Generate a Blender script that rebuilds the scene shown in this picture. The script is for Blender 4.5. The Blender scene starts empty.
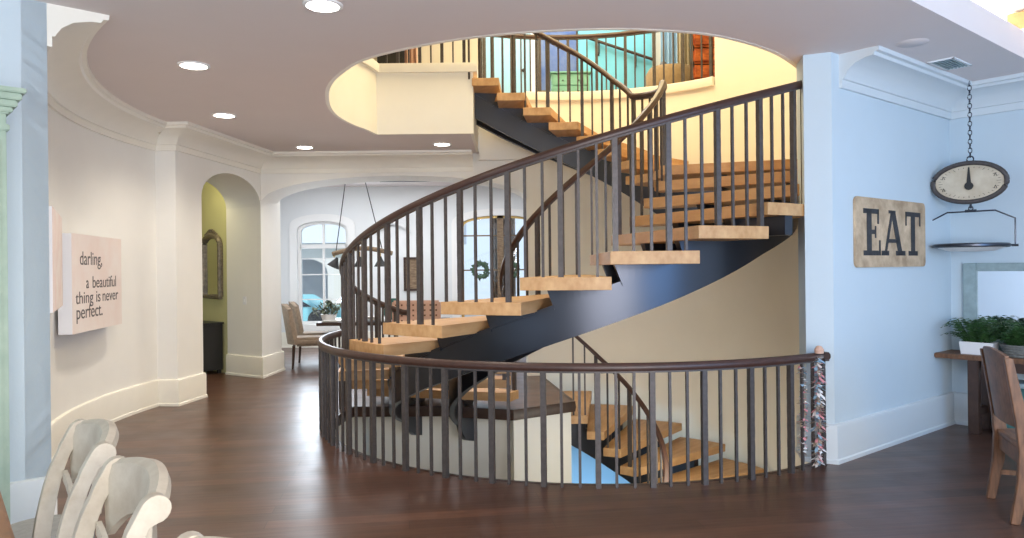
import bpy, bmesh, math, random
from math import sin, cos, pi, radians, atan2, hypot
from mathutils import Vector, Matrix
from mathutils.geometry import tessellate_polygon
random.seed(7)
COL = bpy.context.scene.collection
SC = bpy.context.scene

# ------------------------------------------------------------------ camera, world, lights, exposure
cam_d = bpy.data.cameras.new('camera'); cam = bpy.data.objects.new('camera', cam_d); COL.objects.link(cam)
cam.location = (0, 0, 1.7)
cam_d.sensor_width = 36; cam_d.lens = 750/1024*36; cam_d.clip_start = .05; cam_d.clip_end = 200
cam_d.shift_y = -0.001
cam.rotation_euler = (Matrix.Rotation(radians(90), 4, 'X') @ Matrix.Rotation(radians(-0.6), 4, 'Z')).to_euler()
SC.camera = cam
SC.view_settings.view_transform = 'Standard'; SC.view_settings.look = 'None'
SC.view_settings.gamma = 1; SC.view_settings.exposure = 0.42; SC.view_settings.use_curve_mapping = False
w = bpy.data.worlds.new('world'); SC.world = w; w.use_nodes = True
bg = w.node_tree.nodes['Background']; bg.inputs[0].default_value = (.74, .87, 1, 1); bg.inputs[1].default_value = .85

def area(name, loc, target, sx, sy, power, color, spread=180):
    l = bpy.data.lights.new(name, 'AREA'); l.shape = 'RECTANGLE'; l.size = sx; l.size_y = sy
    l.energy = power; l.color = color; l.spread = radians(spread)
    o = bpy.data.objects.new(name, l); COL.objects.link(o); o.location = loc
    o.rotation_euler = (Vector(target)-Vector(loc)).to_track_quat('-Z', 'Y').to_euler()
    return o
area('window_daylight_right', (4.9, 1.2, 2.1), (3.6, 7.0, 1.4), 2.6, 2.2, 100, (.22, .52, 1))
area('fill_behind_camera', (1.8, -1.2, 1.7), (-1.4, 7, 2.6), 4.0, 2.0, 270, (1, .96, .96))  # unseen fill lamp added behind the camera, lifts ceiling and walls
area('window_daylight_left', (-3.3, .6, 2.0), (-3.6, 5.0, 1.5), 1.6, 1.8, 22, (.62, .80, 1))
sun_l = bpy.data.lights.new('sun', 'SUN'); sun_l.energy = 2.6; sun_l.angle = radians(1); sun_l.color = (1, .97, .92)
sun = bpy.data.objects.new('sun', sun_l); COL.objects.link(sun); sun.rotation_euler = Vector((.15, 1, -1.25)).to_track_quat('-Z', 'Y').to_euler()
area('gallery_light', (1.2, 9.6, 7.1), (.9, 9.4, 0), 3.6, 3.0, 225, (1, .80, .45))
area('gallery_room_light', (.8, 13.2, 7.1), (.8, 13.4, 0), 5.0, 1.6, 150, (1, .95, .86))
area('dining_window_light', (-4.1, 16.3, 1.9), (-2.8, 12, .8), 1.1, 1.9, 60, (.78, .89, 1))
area('dining_ceiling_light', (-1.8, 14.2, 3.45), (-1.8, 14.2, 0), 4.5, 2.6, 95, (.93, .96, 1))
area('hall_fill', (-5.0, 11.6, 3.4), (-5.3, 12.4, 0), .8, .8, 14, (1, .88, .5))  # unseen warm area lamp added to light the hall
area('basement_light', (2.0, 8.2, -.75), (1.2, 10.4, -2.5), 1.2, 1.2, 20, (.95, .93, .82))
area('basement_daylight', (.9, 10.2, -2.2), (.7, 11.6, -1.7), .9, .6, 18, (.45, .72, 1))
area('cove_light', (3.10, 6.25, 3.74), (3.10, 6.25, 5), 3.2, .22, 30, (1, .97, .92)).rotation_euler = (0, pi, atan2(.64, .77))
area('cove_light_end', (5.45, 6.35, 3.74), (5.45, 6.35, 5), 3.0, .22, 30, (1, .97, .92)).rotation_euler = (0, pi, atan2(-.77, .64))

# ------------------------------------------------------------------ materials
def mat(name, color, rough=.5, metal=0, spec=.5, noise=0, nscale=8, col2=None, bump=0, bscale=60, stretch=None, emit=None, es=1, alpha=1, trans=0, coat=0):
    m = bpy.data.materials.new(name); m.use_nodes = True; nt = m.node_tree; p = nt.nodes['Principled BSDF']
    p.inputs['Base Color'].default_value = (*color, 1); p.inputs['Roughness'].default_value = rough
    p.inputs['Metallic'].default_value = metal; p.inputs['Specular IOR Level'].default_value = spec
    p.inputs['Transmission Weight'].default_value = trans; p.inputs['Coat Weight'].default_value = coat
    if emit: p.inputs['Emission Color'].default_value = (*emit, 1); p.inputs['Emission Strength'].default_value = es
    tc = nt.nodes.new('ShaderNodeTexCoord'); mp = nt.nodes.new('ShaderNodeMapping')
    nt.links.new(tc.outputs['Object'], mp.inputs[0])
    if stretch: mp.inputs['Scale'].default_value = stretch
    if col2 is None and noise: col2 = tuple(c*(1-noise) for c in color)
    if col2 is not None:
        n = nt.nodes.new('ShaderNodeTexNoise'); n.inputs['Scale'].default_value = nscale; n.inputs['Detail'].default_value = 6
        n.inputs['Roughness'].default_value = .6
        nt.links.new(mp.outputs[0], n.inputs['Vector'])
        r = nt.nodes.new('ShaderNodeValToRGB'); r.color_ramp.elements[0].position = .35; r.color_ramp.elements[1].position = .68
        r.color_ramp.elements[0].color = (*col2, 1); r.color_ramp.elements[1].color = (*color, 1)
        nt.links.new(n.outputs['Fac'], r.inputs[0]); nt.links.new(r.outputs[0], p.inputs['Base Color'])
    if bump:
        n2 = nt.nodes.new('ShaderNodeTexNoise'); n2.inputs['Scale'].default_value = bscale; n2.inputs['Detail'].default_value = 4
        nt.links.new(mp.outputs[0], n2.inputs['Vector'])
        b = nt.nodes.new('ShaderNodeBump'); b.inputs['Strength'].default_value = bump; b.inputs['Distance'].default_value = .01
        nt.links.new(n2.outputs['Fac'], b.inputs['Height']); nt.links.new(b.outputs[0], p.inputs['Normal'])
    return m
M = {}
M['wall'] = mat('wall_paint', (.84, .825, .775), .75, noise=.03, nscale=2, bump=.08)
M['stairwall'] = mat('stair_wall_paint', (.86, .83, .73), .6, noise=.03, nscale=2, bump=.08)
M['wall_daylight_tint'] = mat('wall_paint_daylight_tint', (.55, .645, .70), .7, noise=.03, nscale=2, bump=.08)  # wall paint with the blue daylight mixed into its colour
M['trim_daylight_tint'] = mat('trim_paint_daylight_tint', (.62, .67, .69), .45)  # trim paint, its colour shifted to carry the blue daylight
M['bluewall'] = mat('dining_wall_paint', (.77, .79, .80), .7, noise=.03, nscale=2, bump=.08)
M['yellowwall'] = mat('hall_wall_paint', (.64, .62, .33), .7, noise=.04, nscale=2)
M['ceiling'] = mat('ceiling_paint', (.74, .67, .65), .8, noise=.02, nscale=2)
M['trim'] = mat('trim_paint', (.85, .82, .73), .4, noise=.03, nscale=5)
M['white'] = mat('white_paint', (.85, .85, .84), .5)
M['tread'] = mat('oak_tread', (.60, .37, .175), .5, col2=(.46, .25, .10), nscale=1.6, stretch=(1, 7, 5), bump=.08, bscale=12)
M['steel'] = mat('dark_steel', (.06, .066, .082), .33, metal=.85, bump=.02, bscale=20)
M['iron'] = mat('bronze_iron', (.095, .082, .078), .45, metal=.35, noise=.3, nscale=30, bump=.2, bscale=90)
M['rail'] = mat('walnut_rail', (.060, .026, .018), .40, noise=.3, nscale=14)
M['darkwood'] = mat('dark_wood', (.06, .03, .02), .35, noise=.4, nscale=12)
M['midwood'] = mat('brown_wood', (.22, .10, .045), .5, col2=(.10, .045, .02), nscale=7, stretch=(1, 6, 1), bump=.1)
M['oldwood'] = mat('weathered_wood', (.33, .24, .15), .7, col2=(.16, .10, .06), nscale=6, stretch=(1.5, 1.5, 6), bump=.2)
M['beam'] = mat('honey_beam', (.62, .34, .12), .5, noise=.3, nscale=8)
M['chairwhite'] = mat('antique_white_paint', (.52, .475, .38), .5, col2=(.42, .365, .28), nscale=11, bump=.08)
M['mint'] = mat('distressed_mint_paint', (.40, .50, .39), .6, col2=(.31, .41, .32), nscale=7, bump=.1)
M['sign'] = mat('aged_sign_board', (.66, .50, .33), .7, col2=(.36, .25, .15), nscale=5, bump=.2)
M['ink'] = mat('dark_lettering', (.045, .045, .05), .6, noise=.5, nscale=30)
M['greyink'] = mat('grey_lettering', (.10, .085, .085), .7)
M['canvas'] = mat('blush_canvas', (.80, .73, .69), .8, col2=(.78, .66, .61), nscale=3)
M['canvas2'] = mat('rose_canvas', (.74, .58, .54), .8, col2=(.78, .70, .65), nscale=5)
M['canvasedge'] = mat('canvas_edge', (.80, .80, .82), .8)
M['fern'] = mat('fern_leaf', (.05, .13, .035), .5, noise=.5, nscale=9)
M['pot'] = mat('white_ceramic', (.80, .78, .76), .35)
M['soil'] = mat('soil', (.04, .025, .015), .9)
M['greyframe'] = mat('grey_green_frame', (.34, .44, .45), .6, noise=.25, nscale=9)
M['mirror'] = mat('mirror_glass', (.9, .92, .95), .03, metal=1)
M['glass'] = mat('window_glass', (.9, .95, 1), .02, trans=1)
M['lampglow'] = mat('lamp_lens', (1, .97, .9), .4, emit=(1, .95, .85), es=15)
M['beige'] = mat('beige_linen', (.36, .28, .21), .9, noise=.25, nscale=20, bump=.2)
M['greylinen'] = mat('grey_linen', (.30, .30, .28), .9, noise=.15, nscale=30, bump=.2)
M['tablewood'] = mat('chestnut_table_wood', (.36, .15, .05), .4, noise=.4, nscale=6)
M['black'] = mat('black_paint', (.02, .02, .02), .45)
M['silver'] = mat('antique_silver', (.30, .25, .19), .45, metal=.4, noise=.5, nscale=25)
M['turq'] = mat('turquoise_paint', (.17, .53, .62), .7, noise=.1, nscale=1.5)
M['paleblue'] = mat('pale_blue_paint', (.33, .58, .70), .6)
M['navy'] = mat('navy_picture', (.04, .10, .32), .6, col2=(.14, .20, .36), nscale=3)
M['mintfurn'] = mat('mint_paint', (.25, .60, .48), .5, noise=.15, nscale=6)
M['tan'] = mat('tan_cloth', (.36, .25, .13), .9, noise=.2, nscale=15)
M['tan2'] = mat('khaki_curtain', (.42, .34, .20), .9, noise=.2, nscale=10)
M['skyblue'] = mat('sky_blue_cloth', (.34, .52, .66), .9, noise=.1, nscale=6)
M['orange'] = mat('rust_orange_weave', (.62, .16, .03), .8, col2=(.28, .05, .01), nscale=9, stretch=(1, 1, 2.2), bump=.5, bscale=15)
M['pink'] = mat('pink_cloth', (.70, .30, .32), .8)
M['teal'] = mat('teal_fabric', (.05, .16, .15), .8, noise=.3, nscale=12)
M['peach'] = mat('peach_fabric', (.62, .40, .30), .8)
M['leafgrey'] = mat('sage_leaf', (.20, .24, .15), .7, noise=.4, nscale=15)
M['wreath'] = mat('wreath_leaf', (.09, .16, .10), .8, noise=.5, nscale=25)
M['curtain'] = mat('taupe_curtain', (.34, .27, .22), .9, noise=.2, nscale=12)
M['houseout'] = mat('neighbour_plaster', (.72, .70, .66), .8)
M['roofout'] = mat('neighbour_roof', (.52, .56, .62), .8)
M['aqua'] = mat('aqua_paint', (.25, .62, .70), .4)
M['lawn'] = mat('pale_paving', (.55, .56, .55), .9, noise=.1, nscale=1)
M['brass'] = mat('brass', (.55, .38, .15), .35, metal=.9)
M['paper'] = mat('aged_dial_paper', (.62, .54, .41), .7, col2=(.50, .41, .29), nscale=6)
M['carpet'] = mat('basement_carpet', (.45, .42, .36), .95, noise=.1, nscale=20)
M['door_daylight_tint'] = mat('door_paint_daylight_tint', (.38, .60, .78), .6)  # basement door: blue daylight falling on it is put into the colour
M['wicker'] = mat('grey_wicker', (.22, .22, .20), .7, noise=.4, nscale=30)

def floor_mat():
    m = bpy.data.materials.new('dark_plank_floor'); m.use_nodes = True; nt = m.node_tree; N = nt.nodes; L = nt.links
    p = N['Principled BSDF']
    tc = N.new('ShaderNodeTexCoord'); mp = N.new('ShaderNodeMapping'); mp.inputs['Rotation'].default_value = (0, 0, radians(-8))
    L.new(tc.outputs['Object'], mp.inputs[0])
    b = N.new('ShaderNodeTexBrick'); b.inputs['Scale'].default_value = 1; b.inputs['Brick Width'].default_value = 1.9
    b.inputs['Row Height'].default_value = .16; b.inputs['Mortar Size'].default_value = .002
    b.inputs['Color1'].default_value = (.105, .048, .030, 1); b.inputs['Color2'].default_value = (.055, .026, .018, 1)
    b.inputs['Mortar'].default_value = (.02, .01, .008, 1)
    L.new(mp.outputs[0], b.inputs['Vector'])
    mp2 = N.new('ShaderNodeMapping'); mp2.inputs['Scale'].default_value = (.8, 9, 1); L.new(mp.outputs[0], mp2.inputs[0])
    n = N.new('ShaderNodeTexNoise'); n.inputs['Scale'].default_value = 2.5; n.inputs['Detail'].default_value = 8
    L.new(mp2.outputs[0], n.inputs['Vector'])
    mx = N.new('ShaderNodeMix'); mx.data_type = 'RGBA'; mx.blend_type = 'OVERLAY'; mx.inputs[0].default_value = .6
    L.new(b.outputs['Color'], mx.inputs[6]); L.new(n.outputs['Fac'], mx.inputs[7]); L.new(mx.outputs[2], p.inputs['Base Color'])
    n3 = N.new('ShaderNodeTexNoise'); n3.inputs['Scale'].default_value = 3; L.new(mp.outputs[0], n3.inputs['Vector'])
    mr = N.new('ShaderNodeMapRange'); mr.inputs[3].default_value = .24; mr.inputs[4].default_value = .42
    L.new(n3.outputs['Fac'], mr.inputs[0]); L.new(mr.outputs[0], p.inputs['Roughness'])
    bp = N.new('ShaderNodeBump'); bp.inputs['Strength'].default_value = .12; bp.inputs['Distance'].default_value = .01
    L.new(n.outputs['Fac'], bp.inputs['Height']); L.new(bp.outputs[0], p.inputs['Normal'])
    return m
M['floor'] = floor_mat()

# ------------------------------------------------------------------ mesh helpers
class MB:
    def __init__(s): s.v = []; s.f = []
    def add(s, vs, fs):
        n = len(s.v); s.v += [tuple(v) for v in vs]; s.f += [tuple(i+n for i in f) for f in fs]; return s
    def box(s, c, d, rot=None, bev=0):
        x, y, z = d[0]/2, d[1]/2, d[2]/2
        if bev:
            b = bmesh.new(); bmesh.ops.create_cube(b, size=1)
            for v in b.verts: v.co = Vector((v.co.x*d[0], v.co.y*d[1], v.co.z*d[2]))
            bmesh.ops.bevel(b, geom=b.edges[:], offset=bev, segments=2, affect='EDGES')
            b.verts.index_update()
            vs = [v.co.copy() for v in b.verts]; fs = [[v.index for v in f.verts] for f in b.faces]; b.free()
        else:
            vs = [Vector(p) for p in [(-x,-y,-z),(x,-y,-z),(x,y,-z),(-x,y,-z),(-x,-y,z),(x,-y,z),(x,y,z),(-x,y,z)]]
            fs = [(0,3,2,1),(4,5,6,7),(0,1,5,4),(1,2,6,5),(2,3,7,6),(3,0,4,7)]
        if rot is not None: vs = [rot @ v for v in vs]
        return s.add([Vector(c)+v for v in vs], fs)
    def prism(s, poly, z0, z1):
        n = len(poly); vs = [(p[0], p[1], z0) for p in poly]+[(p[0], p[1], z1) for p in poly]
        t = tessellate_polygon([[Vector((p[0], p[1], 0)) for p in poly]])
        fs = [tuple(a) for a in t]+[tuple(i+n for i in a) for a in t]+[(i, (i+1) % n, (i+1) % n+n, i+n) for i in range(n)]
        return s.add(vs, fs)
    def extrude(s, pts, vec):          # planar polygon in 3D (list) extruded by vector
        n = len(pts); pts = [Vector(p) for p in pts]; vec = Vector(vec)
        t = tessellate_polygon([pts])
        return s.add(pts+[p+vec for p in pts], [tuple(a) for a in t]+[tuple(i+n for i in a) for a in t]+[(i, (i+1) % n, (i+1) % n+n, i+n) for i in range(n)])
    def sweep(s, path, prof, closed=False, cap=True):
        """prof: list of (side, up); side is to the left of travel; miter joints in plan"""
        path = [Vector(p) for p in path]; n = len(path); m = len(prof); vs = []
        for i, p in enumerate(path):
            a = path[i]-path[i-1] if (i > 0 or closed) else path[1]-path[0]
            b = path[(i+1) % n]-path[i] if (i < n-1 or closed) else path[-1]-path[-2]
            a = Vector((a.x, a.y)).normalized() if hypot(a.x, a.y) > 1e-6 else Vector((b.x, b.y)).normalized()
            b = Vector((b.x, b.y)).normalized() if hypot(b.x, b.y) > 1e-6 else a
            na = Vector((-a.y, a.x)); nb = Vector((-b.y, b.x)); nn = (na+nb)
            nn = nn.normalized() if nn.length > 1e-6 else na
            k = 1/max(.35, nn.dot(na))
            for (u, z) in prof: vs.append((p.x+nn.x*u*k, p.y+nn.y*u*k, p.z+z))
        fs = []
        for i in range(n if closed else n-1):
            j = (i+1) % n
            for q in range(m): fs.append((i*m+q, i*m+(q+1) % m, j*m+(q+1) % m, j*m+q))
        if cap and not closed:
            fs.append(tuple(range(m))[::-1]); fs.append(tuple((n-1)*m+q for q in range(m)))
        return s.add(vs, fs)
    def tube(s, path, r, seg=8, flat=1.0, cap=True):
        path = [Vector(p) for p in path]; n = len(path); vs = []
        up0 = Vector((0, 0, 1))
        for i, p in enumerate(path):
            d = (path[min(i+1, n-1)]-path[max(i-1, 0)])
            d = d.normalized() if d.length > 1e-9 else Vector((0, 0, 1))
            u = up0 if abs(d.z) < .95 else Vector((1, 0, 0))
            a = d.cross(u).normalized(); b = a.cross(d)
            rr = r(i/(n-1)) if callable(r) else r
            for q in range(seg):
                t = 2*pi*(q+.5)/seg; vs.append(p+a*cos(t)*rr+b*sin(t)*rr*flat)
        fs = [(i*seg+q, i*seg+(q+1) % seg, (i+1)*seg+(q+1) % seg, (i+1)*seg+q) for i in range(n-1) for q in range(seg)]
        if cap: fs += [tuple(range(seg))[::-1], tuple((n-1)*seg+q for q in range(seg))]
        return s.add(vs, fs)
    def lathe(s, prof, c=(0, 0, 0), seg=20, loop=False):
        vs = []; n = len(prof); fs = []
        for r, z in prof:
            for q in range(seg): t = 2*pi*q/seg; vs.append((c[0]+r*cos(t), c[1]+r*sin(t), c[2]+z))
        for i in range(n-1):
            for q in range(seg): fs.append((i*seg+q, i*seg+(q+1) % seg, (i+1)*seg+(q+1) % seg, (i+1)*seg+q))
        if loop:
            for q in range(seg): fs.append(((n-1)*seg+q, (n-1)*seg+(q+1) % seg, (q+1) % seg, q))
        else: fs.append(tuple(range(seg))[::-1]); fs.append(tuple((n-1)*seg+q for q in range(seg)))
        return s.add(vs, fs)
    def xf(s, mtx):
        s.v = [tuple(mtx @ Vector(v)) for v in s.v]; return s
    def build(s, name, m, parent=None, smooth=False, world=True, loc=None, rot=None, bevel=0):
        me = bpy.data.meshes.new(name); me.from_pydata([tuple(v) for v in s.v], [], s.f); me.validate()
        b = bmesh.new(); b.from_mesh(me); bmesh.ops.recalc_face_normals(b, faces=b.faces[:])
        b.to_mesh(me); b.free()
        me.materials.append(m if not isinstance(m, str) else M[m])
        if smooth:
            for p in me.polygons: p.use_smooth = True
            try: me.set_sharp_from_angle(angle=radians(40))
            except Exception: pass
        o = bpy.data.objects.new(name, me); COL.objects.link(o)
        if loc is not None: o.location = loc
        if rot is not None: o.rotation_euler = (0, 0, rot)
        if parent is not None:
            o.parent = parent
            if world:          # vertices in world coordinates: undo the ancestors' offset
                off = Vector((0, 0, 0)); q = parent
                while q is not None: off += q.location; q = q.parent
                o.location = Vector(o.location)-off
        if bevel:
            bm_ = o.modifiers.new('bevel', 'BEVEL'); bm_.width = bevel; bm_.segments = 2; bm_.limit_method = 'ANGLE'
        return o
def thing(name, label, cat, loc=(0, 0, 0), rz=0, group=None):
    o = bpy.data.objects.new(name, None); COL.objects.link(o); o.location = loc; o.rotation_euler = (0, 0, rz)
    o.empty_display_size = .1
    return tag(o, label, cat, group)
def tag(o, label, cat, group=None):
    o['label'] = label; o['category'] = cat
    if group: o['group'] = group
    return o
def st(o): o['kind'] = 'structure'; return o
def copy_tree(o, parent=None):
    c = o.copy(); COL.objects.link(c); c.parent = parent
    for ch in list(o.children): copy_tree(ch, c)
    return c
def ring(R, a0, a1, step=3, c=None):
    cx, cy = c or C
    n = max(1, int(abs(a1-a0)/step)); return [(cx+R*cos(radians(a0+(a1-a0)*i/n)), cy+R*sin(radians(a0+(a1-a0)*i/n))) for i in range(n+1)]
def P3(pts, z): return [(p[0], p[1], z) for p in pts]
C = (.83, 8.74)
RISE = .2027
ZC, ZU = 3.52, 4.46

# ------------------------------------------------------------------ floors and ceilings
def slab(outer, holes, z0, z1):
    loops = [outer]+holes; b = MB(); flat = [p for l in loops for p in l]
    t = tessellate_polygon([[Vector((p[0], p[1], 0)) for p in l] for l in loops])
    n = len(flat); b.add([(p[0], p[1], z0) for p in flat]+[(p[0], p[1], z1) for p in flat], [tuple(a) for a in t]+[tuple(i+n for i in a) for a in t])
    k = 0; fs = []
    for l in loops:
        m = len(l); fs += [(k+i, k+(i+1) % m, k+(i+1) % m+n, k+i+n) for i in range(m)]; k += m
    b.f += fs
    return b
def wallR(a): # stair wall radius grows from the right jamb to the back
    return 2.95+.15*min(1, max(0, (a-0)/50))
wall_arc = [(C[0]+wallR(a)*cos(radians(a)), C[1]+wallR(a)*sin(radians(a))) for a in range(-48, 102, 3)]
land_edge = [(.45, 11.78), (.77, 9.5), (0, 8.98), (-.9, 9.28), (-1.93, 9.30)]
wall_back = [(C[0]+(wallR(a)+.05)*cos(radians(a)), C[1]+(wallR(a)+.05)*sin(radians(a))) for a in range(-40, 100, 3)]
floor_hole = ring(2.88, 168.5, 311)+wall_back+[(.45, 11.86)]+land_edge[1:]
outerL = [(-8, -1.2), (8, -1.2), (8, 17), (-8, 17)]
st(slab(outerL, [floor_hole], -.05, 0).build('floor', 'floor'))
# dark hardwood nosing around the opening
e_all = land_edge+ring(2.88, 168.5, 309)
st(MB().sweep(P3(e_all, 0), [(-.03, -.125), (.012, -.125), (.02, -.07), (.012, .003), (-.03, .003)]).build('trim_1', 'darkwood', smooth=True))

tray = [(2.35, 4.86), (4.60, 6.83), (5.9, 5.3), (5.9, 3.2), (3.85, 3.0)]
UP = Vector((.77, .64, 0)); VP = Vector((.64, -.77, 0))
def uv(u, v, z=0): p = Vector((4.68, 8.0, 0))+UP*u+VP*v; return (p.x, p.y, z)
tray = [uv(-.82, .85)[:2], uv(-4.2, .85)[:2], uv(-4.2, 4.4)[:2], uv(-.82, 4.4)[:2]]
wp_ = [(-1.80, 10.1), (-1.86, 9.75), (-1.97, 9.37), (-2.03, 8.9), (-2.01, 8.45), (-1.92, 7.95), (-1.77, 7.42), (-1.53, 6.92), (-1.2, 6.47), (-.56, 6.05), (.08, 5.83), (.69, 5.76), (1.17, 5.81), (1.64, 5.96), (2.24, 6.42), (2.81, 7.14), (3.25, 7.62)]
def smooth(pts, m=5):
    out = []
    for i in range(len(pts)-1):
        p0_, p1_, p2_, p3_ = [Vector(pts[max(0, min(len(pts)-1, i+q))]) for q in (-1, 0, 1, 2)]
        for q in range(m):
            t = q/m; v = .5*((2*p1_)+(p2_-p0_)*t+(2*p0_-5*p1_+4*p2_-p3_)*t*t+(3*p1_-p0_-3*p2_+p3_)*t**3); out.append((v.x, v.y))
    return out+[tuple(pts[-1])]
well_curve = smooth(wp_)
well_front = [(-.5, 11.70), (-.5, 10.1)]+well_curve
def offset(pts, d):     # positive d = right of travel (outwards for this loop)
    out = []
    for i, p in enumerate(pts):
        a = Vector(pts[i])-Vector(pts[max(0, i-1)]); b_ = Vector(pts[min(len(pts)-1, i+1)])-Vector(pts[i])
        if a.length < 1e-6: a = b_
        if b_.length < 1e-6: b_ = a
        a.normalize(); b_.normalize(); na = Vector((a.y, -a.x)); nb = Vector((b_.y, -b_.x)); nn = (na+nb).normalized(); k = d/max(.4, nn.dot(na)); out.append((p[0]+nn.x*k, p[1]+nn.y*k))
    return out
wb2 = [(C[0]+(wallR(a)+.04)*cos(radians(a)), C[1]+(wallR(a)+.04)*sin(radians(a))) for a in range(-18, 102, 3)]
well = offset(well_front, .02)+wb2+[(.2, 11.83), (-.48, 11.83)]
st(slab(outerL, [well, tray], ZC, ZC+.02).build('ceiling', 'ceiling'))
b = MB()
b.sweep(P3(well_front, 0), [(0, ZC-.003), (0, ZU-.12), (-.04, ZU-.12), (-.04, ZC-.003)])
st(b.build('wall_landing', 'stairwall', smooth=True))
st(MB().sweep(P3(well_front, ZU), [(.05, -.12), (.06, -.03), (.05, 0), (-.35, 0), (-.35, -.12)]).build('trim_2', 'trim', smooth=True))
st(MB().box((-.10, 11.80, (ZC+ZU)/2-.12), (.80, .1, ZU-ZC+.0)).build('wall_landing_back', 'wall'))
up_floor = slab([(-6, 4.5), (6.5, 4.5), (6.5, 15.2), (-6, 15.2)], [well], ZU-.06, ZU-.01)
st(up_floor.build('floor', 'midwood'))

# ------------------------------------------------------------------ walls
# curved stair wall: lower part all round, taller on the right
def arcwall(a0, a1, z0, z1, th=.14, off=0):
    ins = []; out = []
    n = max(2, int((a1-a0)/2.5))
    for i in range(n+1):
        a = a0+(a1-a0)*i/n; r = wallR(a)+off
        ins.append((C[0]+r*cos(radians(a)), C[1]+r*sin(radians(a)))); out.append((C[0]+(r+th)*cos(radians(a)), C[1]+(r+th)*sin(radians(a))))
    return MB().prism(ins+out[::-1], z0, z1)
st(arcwall(-40, 45.6, -2.9, 7.4, th=.06).build('wall_stair_right', 'stairwall', smooth=True))
st(arcwall(45.6, 101, -2.9, ZU-.12).build('wall_stair_back', 'stairwall', smooth=True))
gal = [(C[0]+(wallR(a))*cos(radians(a)), C[1]+(wallR(a))*sin(radians(a))) for a in [45.8+i*2.3 for i in range(25)]]
st(MB().sweep(P3(gal, ZU), [(.045, -.13), (.06, -.03), (.05, 0), (-.30, 0), (-.30, -.13)]).build('trim_3', 'trim', smooth=True))
# jamb pillar at the right end of the guard
# EAT wall and the wall behind the desk
A = Vector((2.75, 6.42, 0)); B = Vector((4.68, 8.0, 0)); Cc = Vector(uv(0, 4.5))
nA = Vector((-.633, .774, 0))
st(MB().prism([(2.75, 6.42), tuple(B[:2]), tuple((B+nA*.05)[:2]), (3.02, 6.705), (2.86, 6.84), (2.62, 6.86), (2.545, 6.51)], 0, ZC).build('wall_right', 'wall_daylight_tint'))
st(MB().prism([tuple(B[:2]), tuple(Cc[:2]), tuple((Cc+UP*.12)[:2]), tuple((B+UP*.12)[:2])], 0, ZC).build('wall_right_end', 'wall_daylight_tint'))
# curved left wall with the radial return nearest the camera
arcL = ring(5.4, 171.7, 223, 2)
outL = ring(5.55, 223, 171.7, 2)
st(MB().prism(arcL+outL, 0, ZC).build('wall_left_curved', 'wall', smooth=True))
rad = Vector((cos(radians(223)), sin(radians(223)), 0)); c3 = Vector((C[0], C[1], 0))
e0 = c3+rad*5.40; e1 = c3+rad*8.2; tn = Vector((-rad.y, rad.x, 0))
st(MB().prism([tuple(e0[:2]), tuple(e1[:2]), tuple((e1-tn*.14)[:2]), tuple((e0-tn*.14)[:2])], 0, ZC).build('wall_left_return', 'wall_daylight_tint'))
# pilaster, wall with the small arch
def archpts(s0, s1, zs, rise, n=18, power=1.0):
    out = []
    for i in range(n+1):
        t = pi*i/n; x = -cos(t); out.append(((s0+s1)/2+(s1-s0)/2*x, zs+rise*sin(t)**power))
    return out
P0 = Vector((-4.25, 9.5, 0)); P1 = Vector((-3.97, 11.87, 0)); L = (P1-P0).length; dr = (P1-P0).normalized()
s0 = .62; s1 = L
prof = [(0, 0), (s0, 0)]+archpts(s0, s1, 2.72, .40)+[(s1, ZC), (0, ZC)]
pts = [P0+dr*s+Vector((0, 0, z)) for s, z in prof]
st(MB().extrude(pts, (-.73, .49, 0)).build('wall_small_arch', 'wall', smooth=True))
st(MB().prism([(-4.515, 9.52), (-4.25, 9.5), (-4.252, 9.62), (-4.9, 9.75)], 0, ZC).build('wall_pilaster', 'wall'))
# pier between the arches + wide arch wall
st(MB().prism([(-3.97, 11.87), (-3.93, 12.75), (-4.60, 12.74), (-4.70, 12.36)], 0, ZC).build('wall_pier', 'wall'))
Pa = Vector((-3.965, 11.87, 0)); wd = 4.22
prof = archpts(0, wd, 2.72, .46, 30, .8)
zz = [(0, 2.72)]+prof[1:-1]+[(wd, 2.72), (wd, 0), (wd+.12, 0), (wd+.12, ZC), (0, ZC)]
st(MB().extrude([Pa+Vector((s, 0, z)) for s, z in zz], (0, .75, 0)).build('wall_wide_arch', 'wall', smooth=True))
# far yellow wall seen through the small arch
st(MB().prism([(-4.63, 12.36), (-6.43, 13.96), (-6.35, 14.06), (-4.55, 12.46)], 0, ZC).build('wall_hall', 'yellowwall'))
st(MB().prism([(-7.2, 9), (-7.1, 9), (-6.5, 14.4), (-6.6, 14.4)], 0, ZC).build('wall_hall_left', 'yellowwall'))
# dining room walls
yb = 16.5
def rect_wall(x0, x1, y, th, z0, z1, openings):
    """frontal wall made of one mesh with rectangular/arched openings: openings (x0,x1,z0,z1,rise)"""
    b = MB(); xs = x0
    for (a, c, za, zb, rise) in sorted(openings):
        b.extrude([(xs, y, z0), (a, y, z0), (a, y, z1), (xs, y, z1)], (0, th, 0))
        if za > z0: b.extrude([(a, y, z0), (c, y, z0), (c, y, za), (a, y, za)], (0, th, 0))
        top = [(p[0], y, p[1]) for p in archpts(a, c, zb, rise, 16, .8)]
        b.extrude(top+[(c, y, z1), (a, y, z1)], (0, th, 0)); xs = c
    b.extrude([(xs, y, z0), (x1, y, z0), (x1, y, z1), (xs, y, z1)], (0, th, 0))
    return b
WX0, WX1, WZ0, WZ1, WR = -4.72, -3.60, .50, 2.55, .22
DX0, DX1, DZ1, DR = -1.12, .62, 2.62, .24
st(rect_wall(-5.6, 2.2, yb, .25, 0, ZC, [(WX0, WX1, WZ0, WZ1, WR), (DX0, DX1, 0, DZ1, DR)]).build('wall_back', 'bluewall'))
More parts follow.
